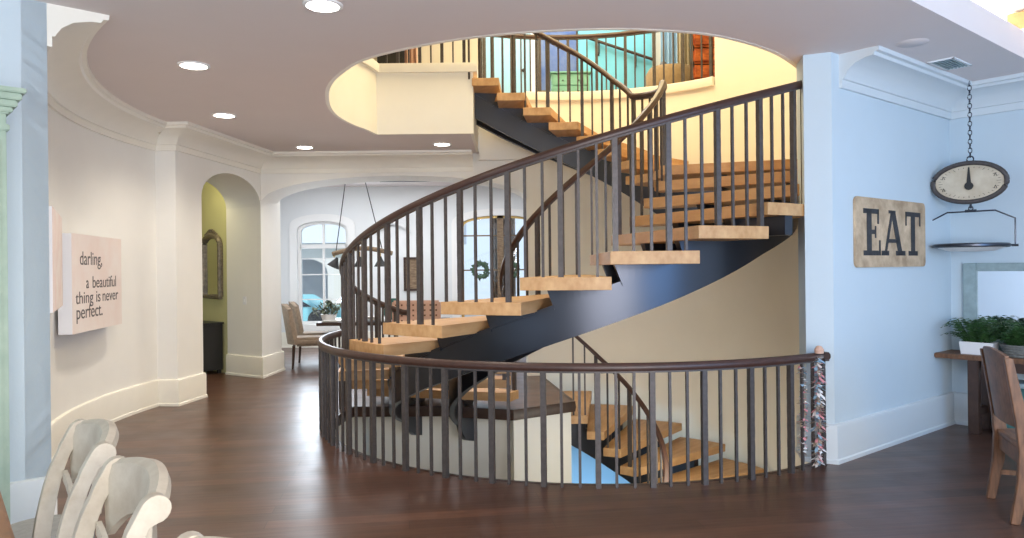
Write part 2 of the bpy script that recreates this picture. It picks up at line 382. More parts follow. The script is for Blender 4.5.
st(MB().prism([(-4.86, 12.7), (-5.35, 16.6), (-5.5, 16.6), (-5.0, 12.7)], 0, ZC).build('wall_dining_left', 'bluewall'))
st(MB().prism([(1.6, 11.95), (1.7, 11.95), (1.7, 16.6), (1.6, 16.6)], 0, ZC).build('wall_dining_right', 'bluewall'))
# basement shell below the stair
st(MB().prism(ring(2.95, 101, 316)+ring(3.05, 316, 101), -2.9, -.05).build('wall_basement', 'stairwall', smooth=True))
st(MB().prism([(-2.6, 5.2), (4.6, 5.2), (4.6, 12.4), (-2.6, 12.4)], -3.0, -2.9).build('floor', 'carpet'))
# enclosed wall block under the landing
st(MB().prism([(-1.80, 9.72), (-.9, 9.58), (-.08, 9.36), (0, 9.03), (.73, 9.52), (.44, 10.9), (.3, 10.9), (.5, 9.62), (0, 9.55), (-.9, 9.72), (-1.8, 9.85)], -2.9, -.10).build('wall_landing_front', 'stairwall'))
# upper floor walls and ceiling
st(MB().box((0.5, 10, 7.45), (14, 12, .1)).build('ceiling', 'white'))
st(MB().box((.9, 14.6, 5.9), (6.4, .1, 3.1)).build('wall_gallery_back', 'stairwall'))
st(MB().prism([(-2.3, 12.75), (-.62, 12.75), (-.62, 12.85), (-2.3, 12.85)], ZU, 7.4).build('wall_gallery_left', 'stairwall'))
st(MB().prism([(-.62, 12.75), (-.52, 12.75), (-.52, 14.6), (-.62, 14.6)], ZU, 7.4).build('wall_gallery_side', 'stairwall'))
st(MB().prism([(1.32, 14.35), (2.72, 14.35), (2.72, 14.55), (1.32, 14.55)], ZU, 7.4).build('wall_gallery_turquoise', 'turq'))
st(MB().prism([(3.62, 11.4), (3.72, 11.4), (4.3, 14.6), (4.2, 14.6)], ZU, 7.4).build('wall_gallery_right', 'stairwall'))
st(MB().prism([(-3.9, 4.6), (-3.8, 4.6), (-3.8, 14.6), (-3.9, 14.6)], ZU, 7.4).build('wall_upper_left', 'stairwall'))
st(MB().prism([(-3.9, 4.6), (5.5, 4.6), (5.5, 4.7), (-3.9, 4.7)], ZU, 7.4).build('wall_upper_front', 'stairwall'))
st(MB().prism([(5.4, 4.6), (5.5, 4.6), (5.5, 14.6), (5.4, 14.6)], ZU, 7.4).build('wall_upper_right', 'stairwall'))
st(MB().prism([(-3.9, 12.75), (-2.3, 12.75), (-2.3, 12.85), (-3.9, 12.85)], ZU, 7.4).build('wall_upper_back', 'stairwall'))

# tray ceiling recess above the right room
tr_in = [Vector((p[0], p[1], 0)) for p in tray]
cen = sum(tr_in, Vector())/4
wide = [(uv(-.15, .15)[:2]), uv(-4.9, .15)[:2], uv(-4.9, 5.1)[:2], uv(-.15, 5.1)[:2]]
st(MB().sweep([(p[0], p[1], ZC) for p in tray], [(0, 0), (0, .02), (-.02, .05), (-.01, .10), (.01, .16), (.03, .20), (.03, .245), (.10, .245), (.10, 0)], closed=True).build('trim_4', 'ceiling', smooth=True))
b = MB(); b.add(P3(wide, 4.05)+P3(wide, 3.6), [(0, 1, 2, 3), (0, 1, 5, 4), (1, 2, 6, 5), (2, 3, 7, 6), (3, 0, 4, 7)])
st(b.build('ceiling', 'white'))
bp0 = Vector(uv(-.62, .74)); bp1 = Vector(uv(-.62, 4.6))
b = MB().box(Vector(((bp0.x+bp1.x)/2+.06, (bp0.y+bp1.y)/2+.05, 3.94)), ((bp1-bp0).length, .22, .16), Matrix.Rotation(atan2(VP.y, VP.x), 3, 'Z'))
o = b.build('ceiling_beam', 'beam'); st(o)

# crown mouldings and baseboards
crown = [(0, -.29), (.03, -.29), (.03, -.22), (.05, -.215), (.055, -.20), (.09, -.15), (.16, -.10), (.27, -.07), (.33, -.065), (.345, -.04), (.38, -.035), (.385, 0), (0, 0)]
crown_path = ring(5.4, 223, 171.7, 2)
crown_path = crown_path[:-1]+[(-4.515, 9.52), (-4.25, 9.5), (-3.97, 11.87), (-.60, 11.87)]
st(MB().sweep(P3(crown_path, ZC), [(-u, z) for u, z in crown]).build('trim_5', 'trim', smooth=True))
pR0 = A+(B-A).normalized()*.13
st(MB().sweep([(*pR0[:2], ZC), (*B[:2], ZC), (*Cc[:2], ZC)], [(-u*.9, z) for u, z in crown]).build('trim_6', 'trim_daylight_tint', smooth=True))
base = [(0, 0), (.045, 0), (.045, .03), (.032, .04), (.032, .30), (.026, .325), (.012, .335), (0, .335)]
def bb(name, path): return st(MB().sweep(P3(path, 0), [(-u, z) for u, z in base]).build(name, 'trim', smooth=True))
bb('baseboard_left', ring(5.4, 223, 171.7, 2)[:-1]+[(-4.515, 9.52), (-4.25, 9.5), tuple((P0+dr*s0)[:2]), tuple((P0+dr*s0+Vector((-.7, .47, 0)))[:2])])
bb('baseboard_return', [tuple(e1[:2]), tuple(e0[:2])]).data.materials[0] = M['trim_daylight_tint']
bb('baseboard_pier', [(-4.70, 12.36), (-3.97, 11.87), (-3.93, 12.75), (-4.80, 12.8), (-5.3, 16.5), (-1.3, 16.5)])
bb('baseboard_right', [(2.62, 6.86), (2.545, 6.51), (2.75, 6.42), tuple(B[:2]), tuple(Cc[:2])]).data.materials[0] = M['trim_daylight_tint']

# ------------------------------------------------------------------ main staircase
IN = {}; OUT = {}
for k in range(0, 15):
    ak = {11: 298.2, 12: 312, 13: 326.5, 14: 342.5}.get(k, 134+15*k); IN[k] = (.89, ak); OUT[k] = ({12: 2.80, 13: 2.92, 14: 2.93}.get(k, 2.79), ak)
for k, i, o_ in [(15, (.94, 404.6), (2.85, 398)), (16, (1.065, 422), (2.9, 412)), (17, (1.15, 434.9), (2.95, 424)), (18, (1.28, 446.9), (2.98, 436)),
                 (19, (1.35, 462.4), (2.98, 447)), (20, (1.463, 475.5), (2.98, 458)), (21, (1.644, 486.6), (2.98, 468)), (22, (1.888, 495.6), (2.96, 477))]:
    IN[k] = i; OUT[k] = o_
def lp(a, b, t): return a+(b-a)*t
def edge(D, s, dr=0):
    k = min(21, max(0, int(math.floor(s)))); t = s-k
    r = lp(D[k][0], D[k+1][0], t)+dr; a = radians(lp(D[k][1], D[k+1][1], t)); return Vector((C[0]+r*cos(a), C[1]+r*sin(a), 0))
def mid(s, t): return edge(IN, s).lerp(edge(OUT, s), t)
def polar(s, R): a = radians(134+15*s); return Vector((C[0]+R*cos(a), C[1]+R*sin(a), 0))
def zline(s):
    if s <= 14: return RISE*s
    if s <= 15: return RISE*14+RISE*.35*(s-14)**2
    return lp(RISE*14.35, RISE*22, ((s-15)/7)**.9)
stair = thing('spiral_staircase', 'large curving staircase of thick oak treads on dark steel stringers rising to the gallery', 'staircase', (C[0], C[1], 0))
for k in range(1, 22):
    over = .012 if k < 14 else .08
    a1 = k+1+over if k < 21 else k+.98
    n = 6 if k != 14 else 16
    ss = [k+(a1-k)*i/n for i in range(n+1)]
    def ee(D, s):
        kk = k
        r = lp(D[kk][0], D[kk+1][0], s-kk); a = radians(lp(D[kk][1], D[kk+1][1], s-kk)); return (C[0]+r*cos(a), C[1]+r*sin(a))
    outer = [ee(OUT, s) for s in ss]; inner = [ee(IN, s) for s in ss]
    m_ = mid(k+.5, .5); th = atan2(m_.y-C[1], m_.x-C[0])
    zt = RISE*k
    b = MB().prism(outer+inner[::-1], zt-.105, zt)
    R_ = Matrix.Rotation(-th, 4, 'Z') @ Matrix.Translation((-C[0], -C[1], -zt))
    b.xf(R_)
    o = b.build('tread', 'tread', stair, world=False, loc=(0, 0, zt), rot=th, bevel=.006)
# stringers
def zs(s):
    return zline(s)-.30
for t_, s_0 in ((.345, 1.15), (.70, 1.3)):
    for_path = []
    n = 130
    b = MB(); vs = []; fs = []
    for i in range(n+1):
        s = s_0+(21.95-s_0)*i/n
        p = mid(s, t_); q = mid(min(22, s+.02), t_)-mid(s-.02, t_); q.normalize(); nn = Vector((-q.y, q.x, 0))
        top = zs(s); bot = top-.34
        if s < s_0+.9:      # scrolled lower end
            f = (s_0+.9-s)/.9; bot = top-.34-.12*(1-abs(2*f-1)*.4)
            if f > .55: bot += .0
        for (du, z) in ((-.03, top), (.03, top), (.03, bot), (-.03, bot)):
            v = p+nn*du; vs.append((v.x, v.y, z))
    for i in range(n):
        for q in range(4): fs.append((i*4+q, i*4+(q+1) % 4, i*4+4+(q+1) % 4, i*4+4+q))
    fs += [(0, 1, 2, 3), (n*4, n*4+1, n*4+2, n*4+3)]
    b.add(vs, fs); so = b.build('stringer', 'steel', stair, smooth=True)
    for k in range(1, 22):
        if k < 1: continue
        zt = RISE*k-.104; vs = []; m = 8 if k != 14 else 14; a0_, a1_ = max(k+.16, s_0+.02), k+.97
        for i in range(m+1):
            s = a0_+(a1_-a0_)*i/m
            p = mid(s, t_); q = mid(min(22, s+.02), t_)-mid(s-.02, t_); q.normalize(); nn = Vector((-q.y, q.x, 0))
            su = s if i else s+.0
            for (du, z) in ((-.045, zt), (.045, zt), (.045, min(zt-.004, zs(s)-.02)), (-.045, min(zt-.004, zs(s)-.02))):
                if i == 0 and z != zt: v = p+nn*du+q*.07
                else: v = p+nn*du
                vs.append((v.x, v.y, z))
        fs = [(i*4+q, i*4+(q+1) % 4, i*4+4+(q+1) % 4, i*4+4+q) for i in range(m) for q in range(4)]+[(0, 1, 2, 3), (m*4, m*4+1, m*4+2, m*4+3)]
        MB().add(vs, fs).build('tread_bracket', 'steel', stair)
# steel arm carrying the tread beside the right jamb out to the wall
pA = polar(11.3, 2.22); qA = polar(11.3, 2.76); dA = (qA-pA).normalized(); cA = (pA+qA)/2+dA*.03
MB().box((cA.x, cA.y, RISE*11-.105-.085), ((qA-pA).length, .10, .165), Matrix.Rotation(atan2(dA.y, dA.x), 3, 'Z')).build('support_arm', 'steel', stair)
# handrails
def railprof(w=.034, h=.03):
    return [(-w*.75, -h), (-w, -h*.4), (-w*.9, h*.4), (-w*.45, h), (w*.45, h), (w*.9, h*.4), (w, -h*.4), (w*.75, -h)]
HR = .93
def fillet_end(path): return path
outer_rail = []
for i in range(0, 111):
    s = .95+(12.9-.95)*i/110; p = polar(s, 2.74); outer_rail.append((p.x, p.y, zline(s)+HR))
pe = Vector(outer_rail[0]); dd = (Vector(outer_rail[0])-Vector(outer_rail[2])).normalized()
outer_rail = [tuple(pe+Vector((dd.x*.14, dd.y*.14, -.005))), tuple(pe+Vector((dd.x*.07, dd.y*.07, -.01)))]+outer_rail
MB().sweep(outer_rail, railprof()).build('handrail', 'rail', stair, smooth=True)
MB().sweep(outer_rail, [(-.02, -.045), (.02, -.045), (.02, -.028), (-.02, -.028)]).build('rail_bar', 'iron', stair)
inner_rail = []
for i in range(0, 220):
    s = .9+(22-.9)*i/219; p = edge(IN, s, .045); inner_rail.append((p.x, p.y, zline(s)+HR))
MB().sweep(inner_rail, railprof(.042, .036)).build('handrail', 'rail', stair, smooth=True)
MB().sweep(inner_rail, [(-.02, -.045), (.02, -.045), (.02, -.028), (-.02, -.028)]).build('rail_bar', 'iron', stair)
# balusters: shared unit bars, scaled to length
def unit_bar(wd_):
    b = MB(); n = 14; vs = []; fs = []
    for i in range(n+1):
        z = i/n; w_ = wd_/2*(1+.02*((-1)**i))
        for (x, y) in ((-1, -1), (1, -1), (1, 1), (-1, 1)): vs.append((x*w_, y*w_, z))
    fs = [(i*4+q, i*4+(q+1) % 4, i*4+4+(q+1) % 4, i*4+4+q) for i in range(n) for q in range(4)]+[(0, 1, 2, 3), (n*4, n*4+1, n*4+2, n*4+3)]
    o = b.add(vs, fs).build('unit', 'iron'); me = o.data; bpy.data.objects.remove(o); return me
THIN = unit_bar(.021); THICK = unit_bar(.042)
THIN.name = 'thin_bar'; THICK.name = 'thick_bar'
def bar(parent, x, y, z0, z1, thick, ang):
    o = bpy.data.objects.new('newel_bar' if thick else 'baluster', THICK if thick else THIN); COL.objects.link(o)
    o.parent = parent; o.location = (x-parent.location.x, y-parent.location.y, z0-parent.location.z)
    o.scale = (1, 1, z1-z0); o.rotation_euler = (0, 0, ang)
for n_ in range(-33, 26):
    th = 251.7+3.05*n_; s = (th-134)/15
    if s < 1.08 or s > 12.85: continue
    p = polar(s, 2.74); k = int(s+1e-6)
    bar(stair, p.x, p.y, RISE*k-.01, zline(s)+HR-.03, n_ % 3 == 0, radians(th))
cnt = 0; s = 1.12
while s < 22:
    p = edge(IN, s, .045); k = int(s)
    bar(stair, p.x, p.y, RISE*k-.01, zline(s)+HR-.03, cnt % 3 == 0, atan2(p.y-C[1], p.x-C[0]))
    cnt += 1
    q = edge(IN, min(22, s+.1), .045); s += .1*.150/max(.01, (q-p).length)

# ------------------------------------------------------------------ guard around the floor opening
def guard(name, label, path, z, bars_at, h=.93, thick_every=3, railmat='rail', group=None, cat='railing', ph=0):
    g = thing(name, label, cat, (path[0][0], path[0][1], z), group=group)
    MB().sweep([(p[0], p[1], z+h) for p in path], railprof()).build('handrail', railmat, g, smooth=True)
    MB().sweep([(p[0], p[1], z+h) for p in path], [(-.02, -.045), (.02, -.045), (.02, -.028), (-.02, -.028)]).build('rail_bar', 'iron', g)
    for i, (x, y, a) in enumerate(bars_at): bar(g, x, y, z-.005, z+h-.03, (i+ph) % thick_every == 0, a)
    return g
GR = 2.975
gp = ring(GR, 166, 307.6, 1.5)+[(2.655, 6.335)]
bars = []
n_ = 0
for i in range(0, 53):
    th = 307-2.7*i; a = radians(th); bars.append((C[0]+GR*cos(a), C[1]+GR*sin(a), a))
guard('floor_guard_railing', 'dark curved guard railing with walnut handrail around the stair opening in the floor', gp, 0, bars, h=.93)
# upstairs railings
gu = ring(3.17, 47, 113, 2)
bars = []
for i in range(0, 25):
    a = radians(47.5+2.72*i); bars.append((C[0]+3.17*cos(a), C[1]+3.17*sin(a), a))
guard('gallery_railing', 'curved upstairs gallery railing with light wood handrail behind the stairs', gu, ZU, bars, h=.90)
lw = offset(well_curve[:40], .07)
lpth = [(-.56, 10.17)]+lw[1:]
bars = [(-.62-.15*i, 10.17, 0) for i in range(8)]+[(p[0], p[1], 0) for p in lw[2:34]]
guard('landing_railing', 'straight upstairs landing railing on the cream balcony box', lpth, ZU, bars, h=.95, thick_every=2)

# ------------------------------------------------------------------ basement flight
down = thing('basement_staircase', 'lower staircase flight of oak treads curving down below the floor opening', 'staircase', (C[0], C[1], -2.9))
DI = {}; DO = {}
for k, a in enumerate([97, 83, 69.5, 55, 41, 27, 12, -3, -18, -33, -48, -63, -78, -93, -108]): DI[k] = (.88 if k < 12 else .89, a); DO[k] = (2.82, a if k else 97)
def ed(D, s, dr=0):
    k = min(13, max(0, int(s))); t = s-k; r = lp(D[k][0], D[k+1][0], t)+dr; a = radians(lp(D[k][1], D[k+1][1], t)); return Vector((C[0]+r*cos(a), C[1]+r*sin(a), 0))
for k in range(1, 14):
    # tread k sits one rise lower each step, spanning DI[k-1]..DI[k]
    n = 6; a0_, a1_ = (k-1 if k > 1 else .03), k+.05
    ss = [a0_+(a1_-a0_)*i/n for i in range(n+1)]
    outer = [ed(DO, min(s, 13.99)) for s in ss]; inner = [ed(DI, min(s, 13.99)) for s in ss]
    m_ = ed(DI, k-.5); th = atan2(m_.y-C[1], m_.x-C[0]); zt = -RISE*k
    b = MB().prism([(p.x, p.y) for p in outer+inner[::-1]], zt-.105, zt)
    b.xf(Matrix.Rotation(-th, 4, 'Z') @ Matrix.Translation((-C[0], -C[1], -zt)))
    b.build('tread', 'tread', down, world=False, loc=(0, 0, zt+2.9), rot=th, bevel=.006)
for t_ in (.30, .70):
    n = 60; vs = []
    for i in range(n+1):
        s = .02+13.4*i/n; p = ed(DI, s).lerp(ed(DO, s), t_); q = ed(DI, s+.05).lerp(ed(DO, s+.05), t_)-p; q.normalize(); nn = Vector((-q.y, q.x, 0))
        top = -RISE*(s)-.30; bot = top-.34
        for (du, z) in ((-.03, top), (.03, top), (.03, bot), (-.03, bot)): v = p+nn*du; vs.append((v.x, v.y, z))
    fs = [(i*4+q, i*4+(q+1) % 4, i*4+4+(q+1) % 4, i*4+4+q) for i in range(n) for q in range(4)]+[(0, 1, 2, 3), (n*4, n*4+1, n*4+2, n*4+3)]
    MB().add(vs, fs).build('stringer', 'steel', down, smooth=True)
    for k in range(1, 11):
        zt = -RISE*k-.104; vs = []; m = 6
        for i in range(m+1):
            s = k-1+.04+.88*i/m; p = ed(DI, s).lerp(ed(DO, s), t_); q = ed(DI, s+.05).lerp(ed(DO, s+.05), t_)-p; q.normalize(); nn = Vector((-q.y, q.x, 0))
            zb = min(zt-.004, -RISE*s-.32)
            for (du, z) in ((-.045, zt), (.045, zt), (.045, zb), (-.045, zb)): v = p+nn*du; vs.append((v.x, v.y, z))
        fs = [(i*4+q, i*4+(q+1) % 4, i*4+4+(q+1) % 4, i*4+4+q) for i in range(m) for q in range(4)]+[(0, 1, 2, 3), (m*4, m*4+1, m*4+2, m*4+3)]
        MB().add(vs, fs).build('tread_bracket', 'steel', down)
dr_path = []
for i in range(90):
    s = .0+12.6*i/89; p = ed(DI, s, .045); dr_path.append((p.x, p.y, -RISE*s+.90))
MB().sweep(dr_path, railprof()).build('handrail', 'rail', down, smooth=True)
s = .25; cnt = 1
while s < 12.5:
    p = ed(DI, s, .045); bar(down, p.x, p.y, -RISE*(int(s)+1)-.01, -RISE*s+.88, cnt % 3 == 0, atan2(p.y-C[1], p.x-C[0])); cnt += 1; s += .66

# basement door behind the treads
a = radians(82); dpos = Vector((C[0]+2.98*cos(a), C[1]+2.98*sin(a), -2.9))
R3 = Matrix.Rotation(a-pi/2, 3, 'Z')
bd = MB().box((0, 0, 1.02), (1.7, .05, 2.04))
for sx in (-.42, .42):
    bd.box((sx, -.03, 1.5), (.6, .02, .8)); bd.box((sx, -.03, .5), (.6, .02, .8))
bd.xf(Matrix.Translation(dpos-Vector((cos(a), sin(a), 0))*.12) @ R3.to_4x4())
st(bd.build('door_1', 'door_daylight_tint'))

# ------------------------------------------------------------------ ceiling fixtures
def clight(x, y, label, r=.115, power=85, col=(1, .90, .76)):
    t = thing('recessed_light', label, 'ceiling light', (x, y, ZC), group=None)
    MB().lathe([(r+.022, -.006), (r+.022, 0), (r-.004, .0), (r-.004, -.012), (r+.012, -.013)], (x, y, ZC), 28, True).build('trim_ring', 'white', t, smooth=True)
    MB().lathe([(r-.004, -.002), (r-.004, -.010), (.001, -.010)], (x, y, ZC), 28).build('lens', 'lampglow', t)
    l = bpy.data.lights.new('recessed_lamp', 'SPOT'); l.energy = power; l.color = col; l.spot_size = radians(140); l.spot_blend = .8; l.shadow_soft_size = .08
    o = bpy.data.objects.new('recessed_lamp', l); COL.objects.link(o); o.location = (x, y, ZC-.04)
clight(-1.28, 5.15, 'round recessed ceiling light nearest the camera, cut by the top of the photo')
clight(-2.79, 6.62, 'round recessed ceiling light, second from the left wall crown corner')
clight(-3.34, 8.75, 'round recessed ceiling light just in front of the small arch')
clight(-3.04, 11.08, 'round recessed ceiling light between the small arch and the wide arch')
clight(-1.0, 10.94, 'round recessed ceiling light under the cream balcony box')
clight(-2.55, 15.2, 'small recessed ceiling light in the far dining room', .08, 12)
# air vent and flush speaker on the right
t = thing('air_vent', 'small grey slotted air vent in the ceiling above the hanging scale', 'vent', (4.0, 6.82, ZC))
Rv = Matrix.Rotation(atan2(.64, .77), 3, 'Z')
vm = MB(); fr = [(-.2, -.11), (.2, -.11), (.2, .11), (-.2, .11)]
for (c, d) in (((0, -.1), (.42, .02)), ((0, .1), (.42, .02)), ((-.2, 0), (.02, .22)), ((.2, 0), (.02, .22))): vm.box(Vector((4.0, 6.82, ZC-.006))+Rv @ Vector((c[0], c[1], 0)), (d[0], d[1], .012), Rv)
vm.build('frame', 'bluewall', t)
vm = MB(); vm.box((4.0, 6.82, ZC-.002), (.38, .18, .003), Rv); vm.build('backing', 'steel', t)
vm = MB()
for i in range(6): vm.box(Vector((4.0, 6.82, ZC-.008))+Rv @ Vector((0, -.075+.03*i, 0)), (.38, .010, .012), Rv)
vm.build('slat', 'greyframe', t)
tag(MB().lathe([(.001, -.004), (.12, -.004), (.125, 0), (.001, 0)], (3.32, 6.18, ZC), 28).build('ceiling_speaker', 'ceiling', smooth=True), 'flush round white disc in the ceiling left of the air vent', 'speaker')
# wide dark grille in the dining room ceiling
t = thing('ceiling_grille', 'long grey grille in the far dining room ceiling', 'vent', (-2.0, 15.2, ZC))
MB().box((-2.0, 15.2, ZC-.01), (1.5, .5, .02)).build('frame', 'bluewall', t)
vm = MB()
for i in range(14): vm.box((-2.0, 15.0+.03*i, ZC-.024), (1.38, .012, .012))
vm.build('slat', 'steel', t)

# ------------------------------------------------------------------ EAT sign (built in the wall's own frame)
Uw = (B-A).normalized(); Nw = Vector((Uw.y, -Uw.x, 0))
def wp(s, z, d=0): p = A+Uw*s+Nw*d; return Vector((p.x, p.y, z))
S0, S1, Z0, Z1 = .355, 1.81, 1.672, 2.306
t = thing('eat_sign', 'weathered wooden board sign reading EAT in dark letters on the daylight-tinted wall', 'sign', tuple(wp((S0+S1)/2, Z0)))
pl = []
cr = .05
for (cx, cz, a0) in ((S1-cr, Z1-cr, 0), (S0+cr, Z1-cr, 90), (S0+cr, Z0+cr, 180), (S1-cr, Z0+cr, 270)):
    for i in range(5): a = radians(a0+i*22.5); pl.append((cx+cr*cos(a), cz+cr*sin(a)))
MB().extrude([wp(s, z, .022) for s, z in pl], Nw*-.02).build('board', 'sign', t)
def strokes(name, segs, parent):
    b = MB()
    for poly in segs: b.extrude([wp(s, z, .0215) for s, z in poly], Nw*.004)
    return b.build(name, 'ink', parent)
def R4(a, b, c, d): return [(a, c), (b, c), (b, d), (a, d)]
lz0, lz1 = 1.78, 2.205
sf = .045
E_ = [R4(.565, .655, lz0, lz1), R4(.50, .80, lz1-sf, lz1), R4(.50, .83, lz0, lz0+sf), R4(.655, .74, 1.975, 2.015), R4(.77, .80, 2.07, lz1), R4(.80, .83, lz0, 1.92), R4(.72, .745, 1.94, 2.05)]
A_ = [[(.90, lz0), (.945, lz0), (1.10, lz1), (1.05, lz1)], [(1.20, lz0), (1.29, lz0), (1.13, lz1), (1.04, lz1)], R4(.975, 1.2, 1.90, 1.935), R4(.85, 1.0, lz0, lz0+sf), R4(1.145, 1.345, lz0, lz0+sf), R4(1.0, 1.14, lz1-.03, lz1)]
T_ = [R4(1.475, 1.565, lz0, lz1), R4(1.355, 1.69, lz1-sf, lz1), R4(1.355, 1.38, 2.07, lz1), R4(1.665, 1.69, 2.07, lz1), R4(1.42, 1.62, lz0, lz0+sf)]
for nm, sg in (('letter_e', E_), ('letter_a', A_), ('letter_t', T_)): strokes(nm, sg, t)

# ------------------------------------------------------------------ hanging scale
sc = Vector(uv(-.42, .34)); sx, sy = sc.x, sc.y
t = thing('hanging_scale', 'antique oval dial scale with a pan hanging on a chain from the ceiling', 'scale', (sx, sy, 1.75))
Tv = Vector((-sy, sx, 0)).normalized()*-1   # across the line of sight, towards the right
Tv = VP.copy().normalized()*.9+Vector((1, 0, 0))*.1; Tv.normalize(); Nf = Vector((Tv.y, -Tv.x, 0))
if Nf.y > 0: Nf = -Nf
def sp(a, z, d=0): return Vector((sx, sy, 0))+Tv*a+Nf*d+Vector((0, 0, z))
zc = 2.50; ra, rb = .335, .205
def ell(ra_, rb_, z, d, n=40): return [sp(ra_*cos(2*pi*i/n), z+rb_*sin(2*pi*i/n), d) for i in range(n)]
MB().extrude(ell(ra-.02, rb-.02, zc, .045), Nf*-.09).build('housing', 'steel', t, smooth=True)
MB().tube(ell(ra-.012, rb-.012, zc, .05)+[ell(ra-.012, rb-.012, zc, .05)[0]], .024, 8, cap=False).build('rim', 'iron', t, smooth=True)
MB().extrude(ell(ra-.03, rb-.03, zc, .047), Nf*.004).build('dial_face', 'paper', t)
b = MB()
for i in range(36):
    an = 2*pi*i/36; k0 = .86 if i % 3 else .80
    p0 = sp((ra-.04)*k0*cos(an), zc+(rb-.04)*k0*sin(an), .052); p1 = sp((ra-.04)*.93*cos(an), zc+(rb-.04)*.93*sin(an), .052)
    b.tube([p0, p1], .0022, 4)
b.build('dial_marks', 'ink', t)
b = MB()
for an in (25, 155, 205, 335):
    p = sp(.25*cos(radians(an)), zc+.14*sin(radians(an)), .053); b.tube([p-Tv*.012-Vector((0, 0, .014)), p+Vector((0, 0, .016)), p+Tv*.012-Vector((0, 0, .014))], .004, 4)
b.build('dial_numerals', 'ink', t)
b = MB(); b.extrude([sp(-.022, zc-.04, .053), sp(.022, zc-.04, .053), sp(.006, zc+.15, .053), sp(-.006, zc+.15, .053)], Nf*.006)
b.extrude([sp(.04*cos(i*pi/6), zc-.035+.04*sin(i*pi/6), .053) for i in range(12)], Nf*.01); b.build('pointer', 'black', t)
b = MB()
zt, zb_ = ZC-.01, zc+rb+.05
nl = 17; ln = (zt-zb_)/nl
for i in range(nl):
    z = zb_+ln*(i+.5); pts = []
    for q in range(11):
        a = 2*pi*q/10; off = .017*cos(a); zz_ = z+ln*.62*sin(a)
        pts.append(sp(off if i % 2 else 0, zz_, 0 if i % 2 else off))
    b.tube(pts, .0045, 5, cap=False)
b.build('chain', 'steel', t, smooth=True)
b = MB(); b.tube([sp(.03*cos(2*pi*q/14), zc+rb+.03+.03*sin(2*pi*q/14)) for q in range(15)], .007, 6, cap=False); b.tube([sp(0, zc-rb+.01), sp(0, zc-rb-.05)], .012, 6)
b.tube([sp(.02*cos(2*pi*q/12), zc-rb-.05+.02*sin(2*pi*q/12)) for q in range(13)], .006, 6, cap=False)
b.build('hook', 'steel', t, smooth=True)
pz = 1.87
b = MB(); b.tube([sp(-.375, pz+.01), sp(-.375, pz+.26), sp(-.21, pz+.345), sp(.21, pz+.345), sp(.375, pz+.26), sp(.375, pz+.01)], .008, 6)
b.tube([sp(-.05, pz+.35), sp(.05, pz+.35)], .014, 6)
for s_ in (-1, 1): b.tube([sp(s_*.345, pz), sp(s_*.40, pz)], .012, 6)
b.build('hanger_frame', 'steel', t, smooth=True)
b = MB(); b.lathe([(.001, -.055), (.20, -.05), (.28, -.02), (.315, 0), (.305, .003), (.27, -.012), (.19, -.04), (.001, -.045)], (sx, sy, pz), 36); b.build('pan', 'pot', t, smooth=True)
b = MB(); b.tube([(sx+.32*cos(2*pi*q/36), sy+.32*sin(2*pi*q/36), pz+.005) for q in range(37)], .02, 6, cap=False); b.build('pan_rim', 'steel', t, smooth=True)

# ------------------------------------------------------------------ desk, mirror, plant on the right wall
t = thing('console_table', 'brown wooden console table against the end wall under the mirror', 'table', uv(-.24, .95))
def ubox(b, u0, u1, v0, v1, z0, z1, bev=0):
    c = Vector(uv((u0+u1)/2, (v0+v1)/2, (z0+z1)/2)); return b.box(c, (u1-u0, v1-v0, z1-z0), Matrix(((.77, .64, 0), (.64, -.77, 0), (0, 0, 1))), bev)
MBu = MB
b = MB(); ubox(b, -.46, -.015, .0, 2.1, .735, .785, .008); b.build('tabletop', 'midwood', t)
b = MB(); ubox(b, -.43, -.03, .42, 1.75, .64, .735); b.build('apron', 'darkwood', t)
for v0 in (.30, 1.75):
    b = MB(); ubox(b, -.44, -.36, v0, v0+.1, 0, .735, .006); b.build('leg', 'darkwood', t)
    b = MB(); ubox(b, -.11, -.03, v0, v0+.1, 0, .735, .006); b.build('leg', 'darkwood', t)
    b = MB(); ubox(b, -.36, -.11, v0+.03, v0+.07, .18, .25); b.build('stretcher', 'darkwood', t)
t = thing('wall_mirror', 'large mirror in a distressed grey-green frame standing on the console table', 'mirror', uv(-.03, .85, .79))
b = MB(); fw = .13
for (v0, v1, z0, z1) in ((.13, .13+fw, .785, 1.70), (1.75-fw, 1.75, .785, 1.70), (.13+fw, 1.75-fw, 1.70-fw*.65, 1.70), (.13+fw, 1.75-fw, .785, .785+fw)):
    ubox(b, -.05, -.008, v0, v1, z0, z1, .008)
b.build('frame', 'greyframe', t)
b = MB(); ubox(b, -.025, -.012, .13+fw, 1.75-fw, .785+fw, 1.70-fw*.65); b.build('glass', 'mirror', t)
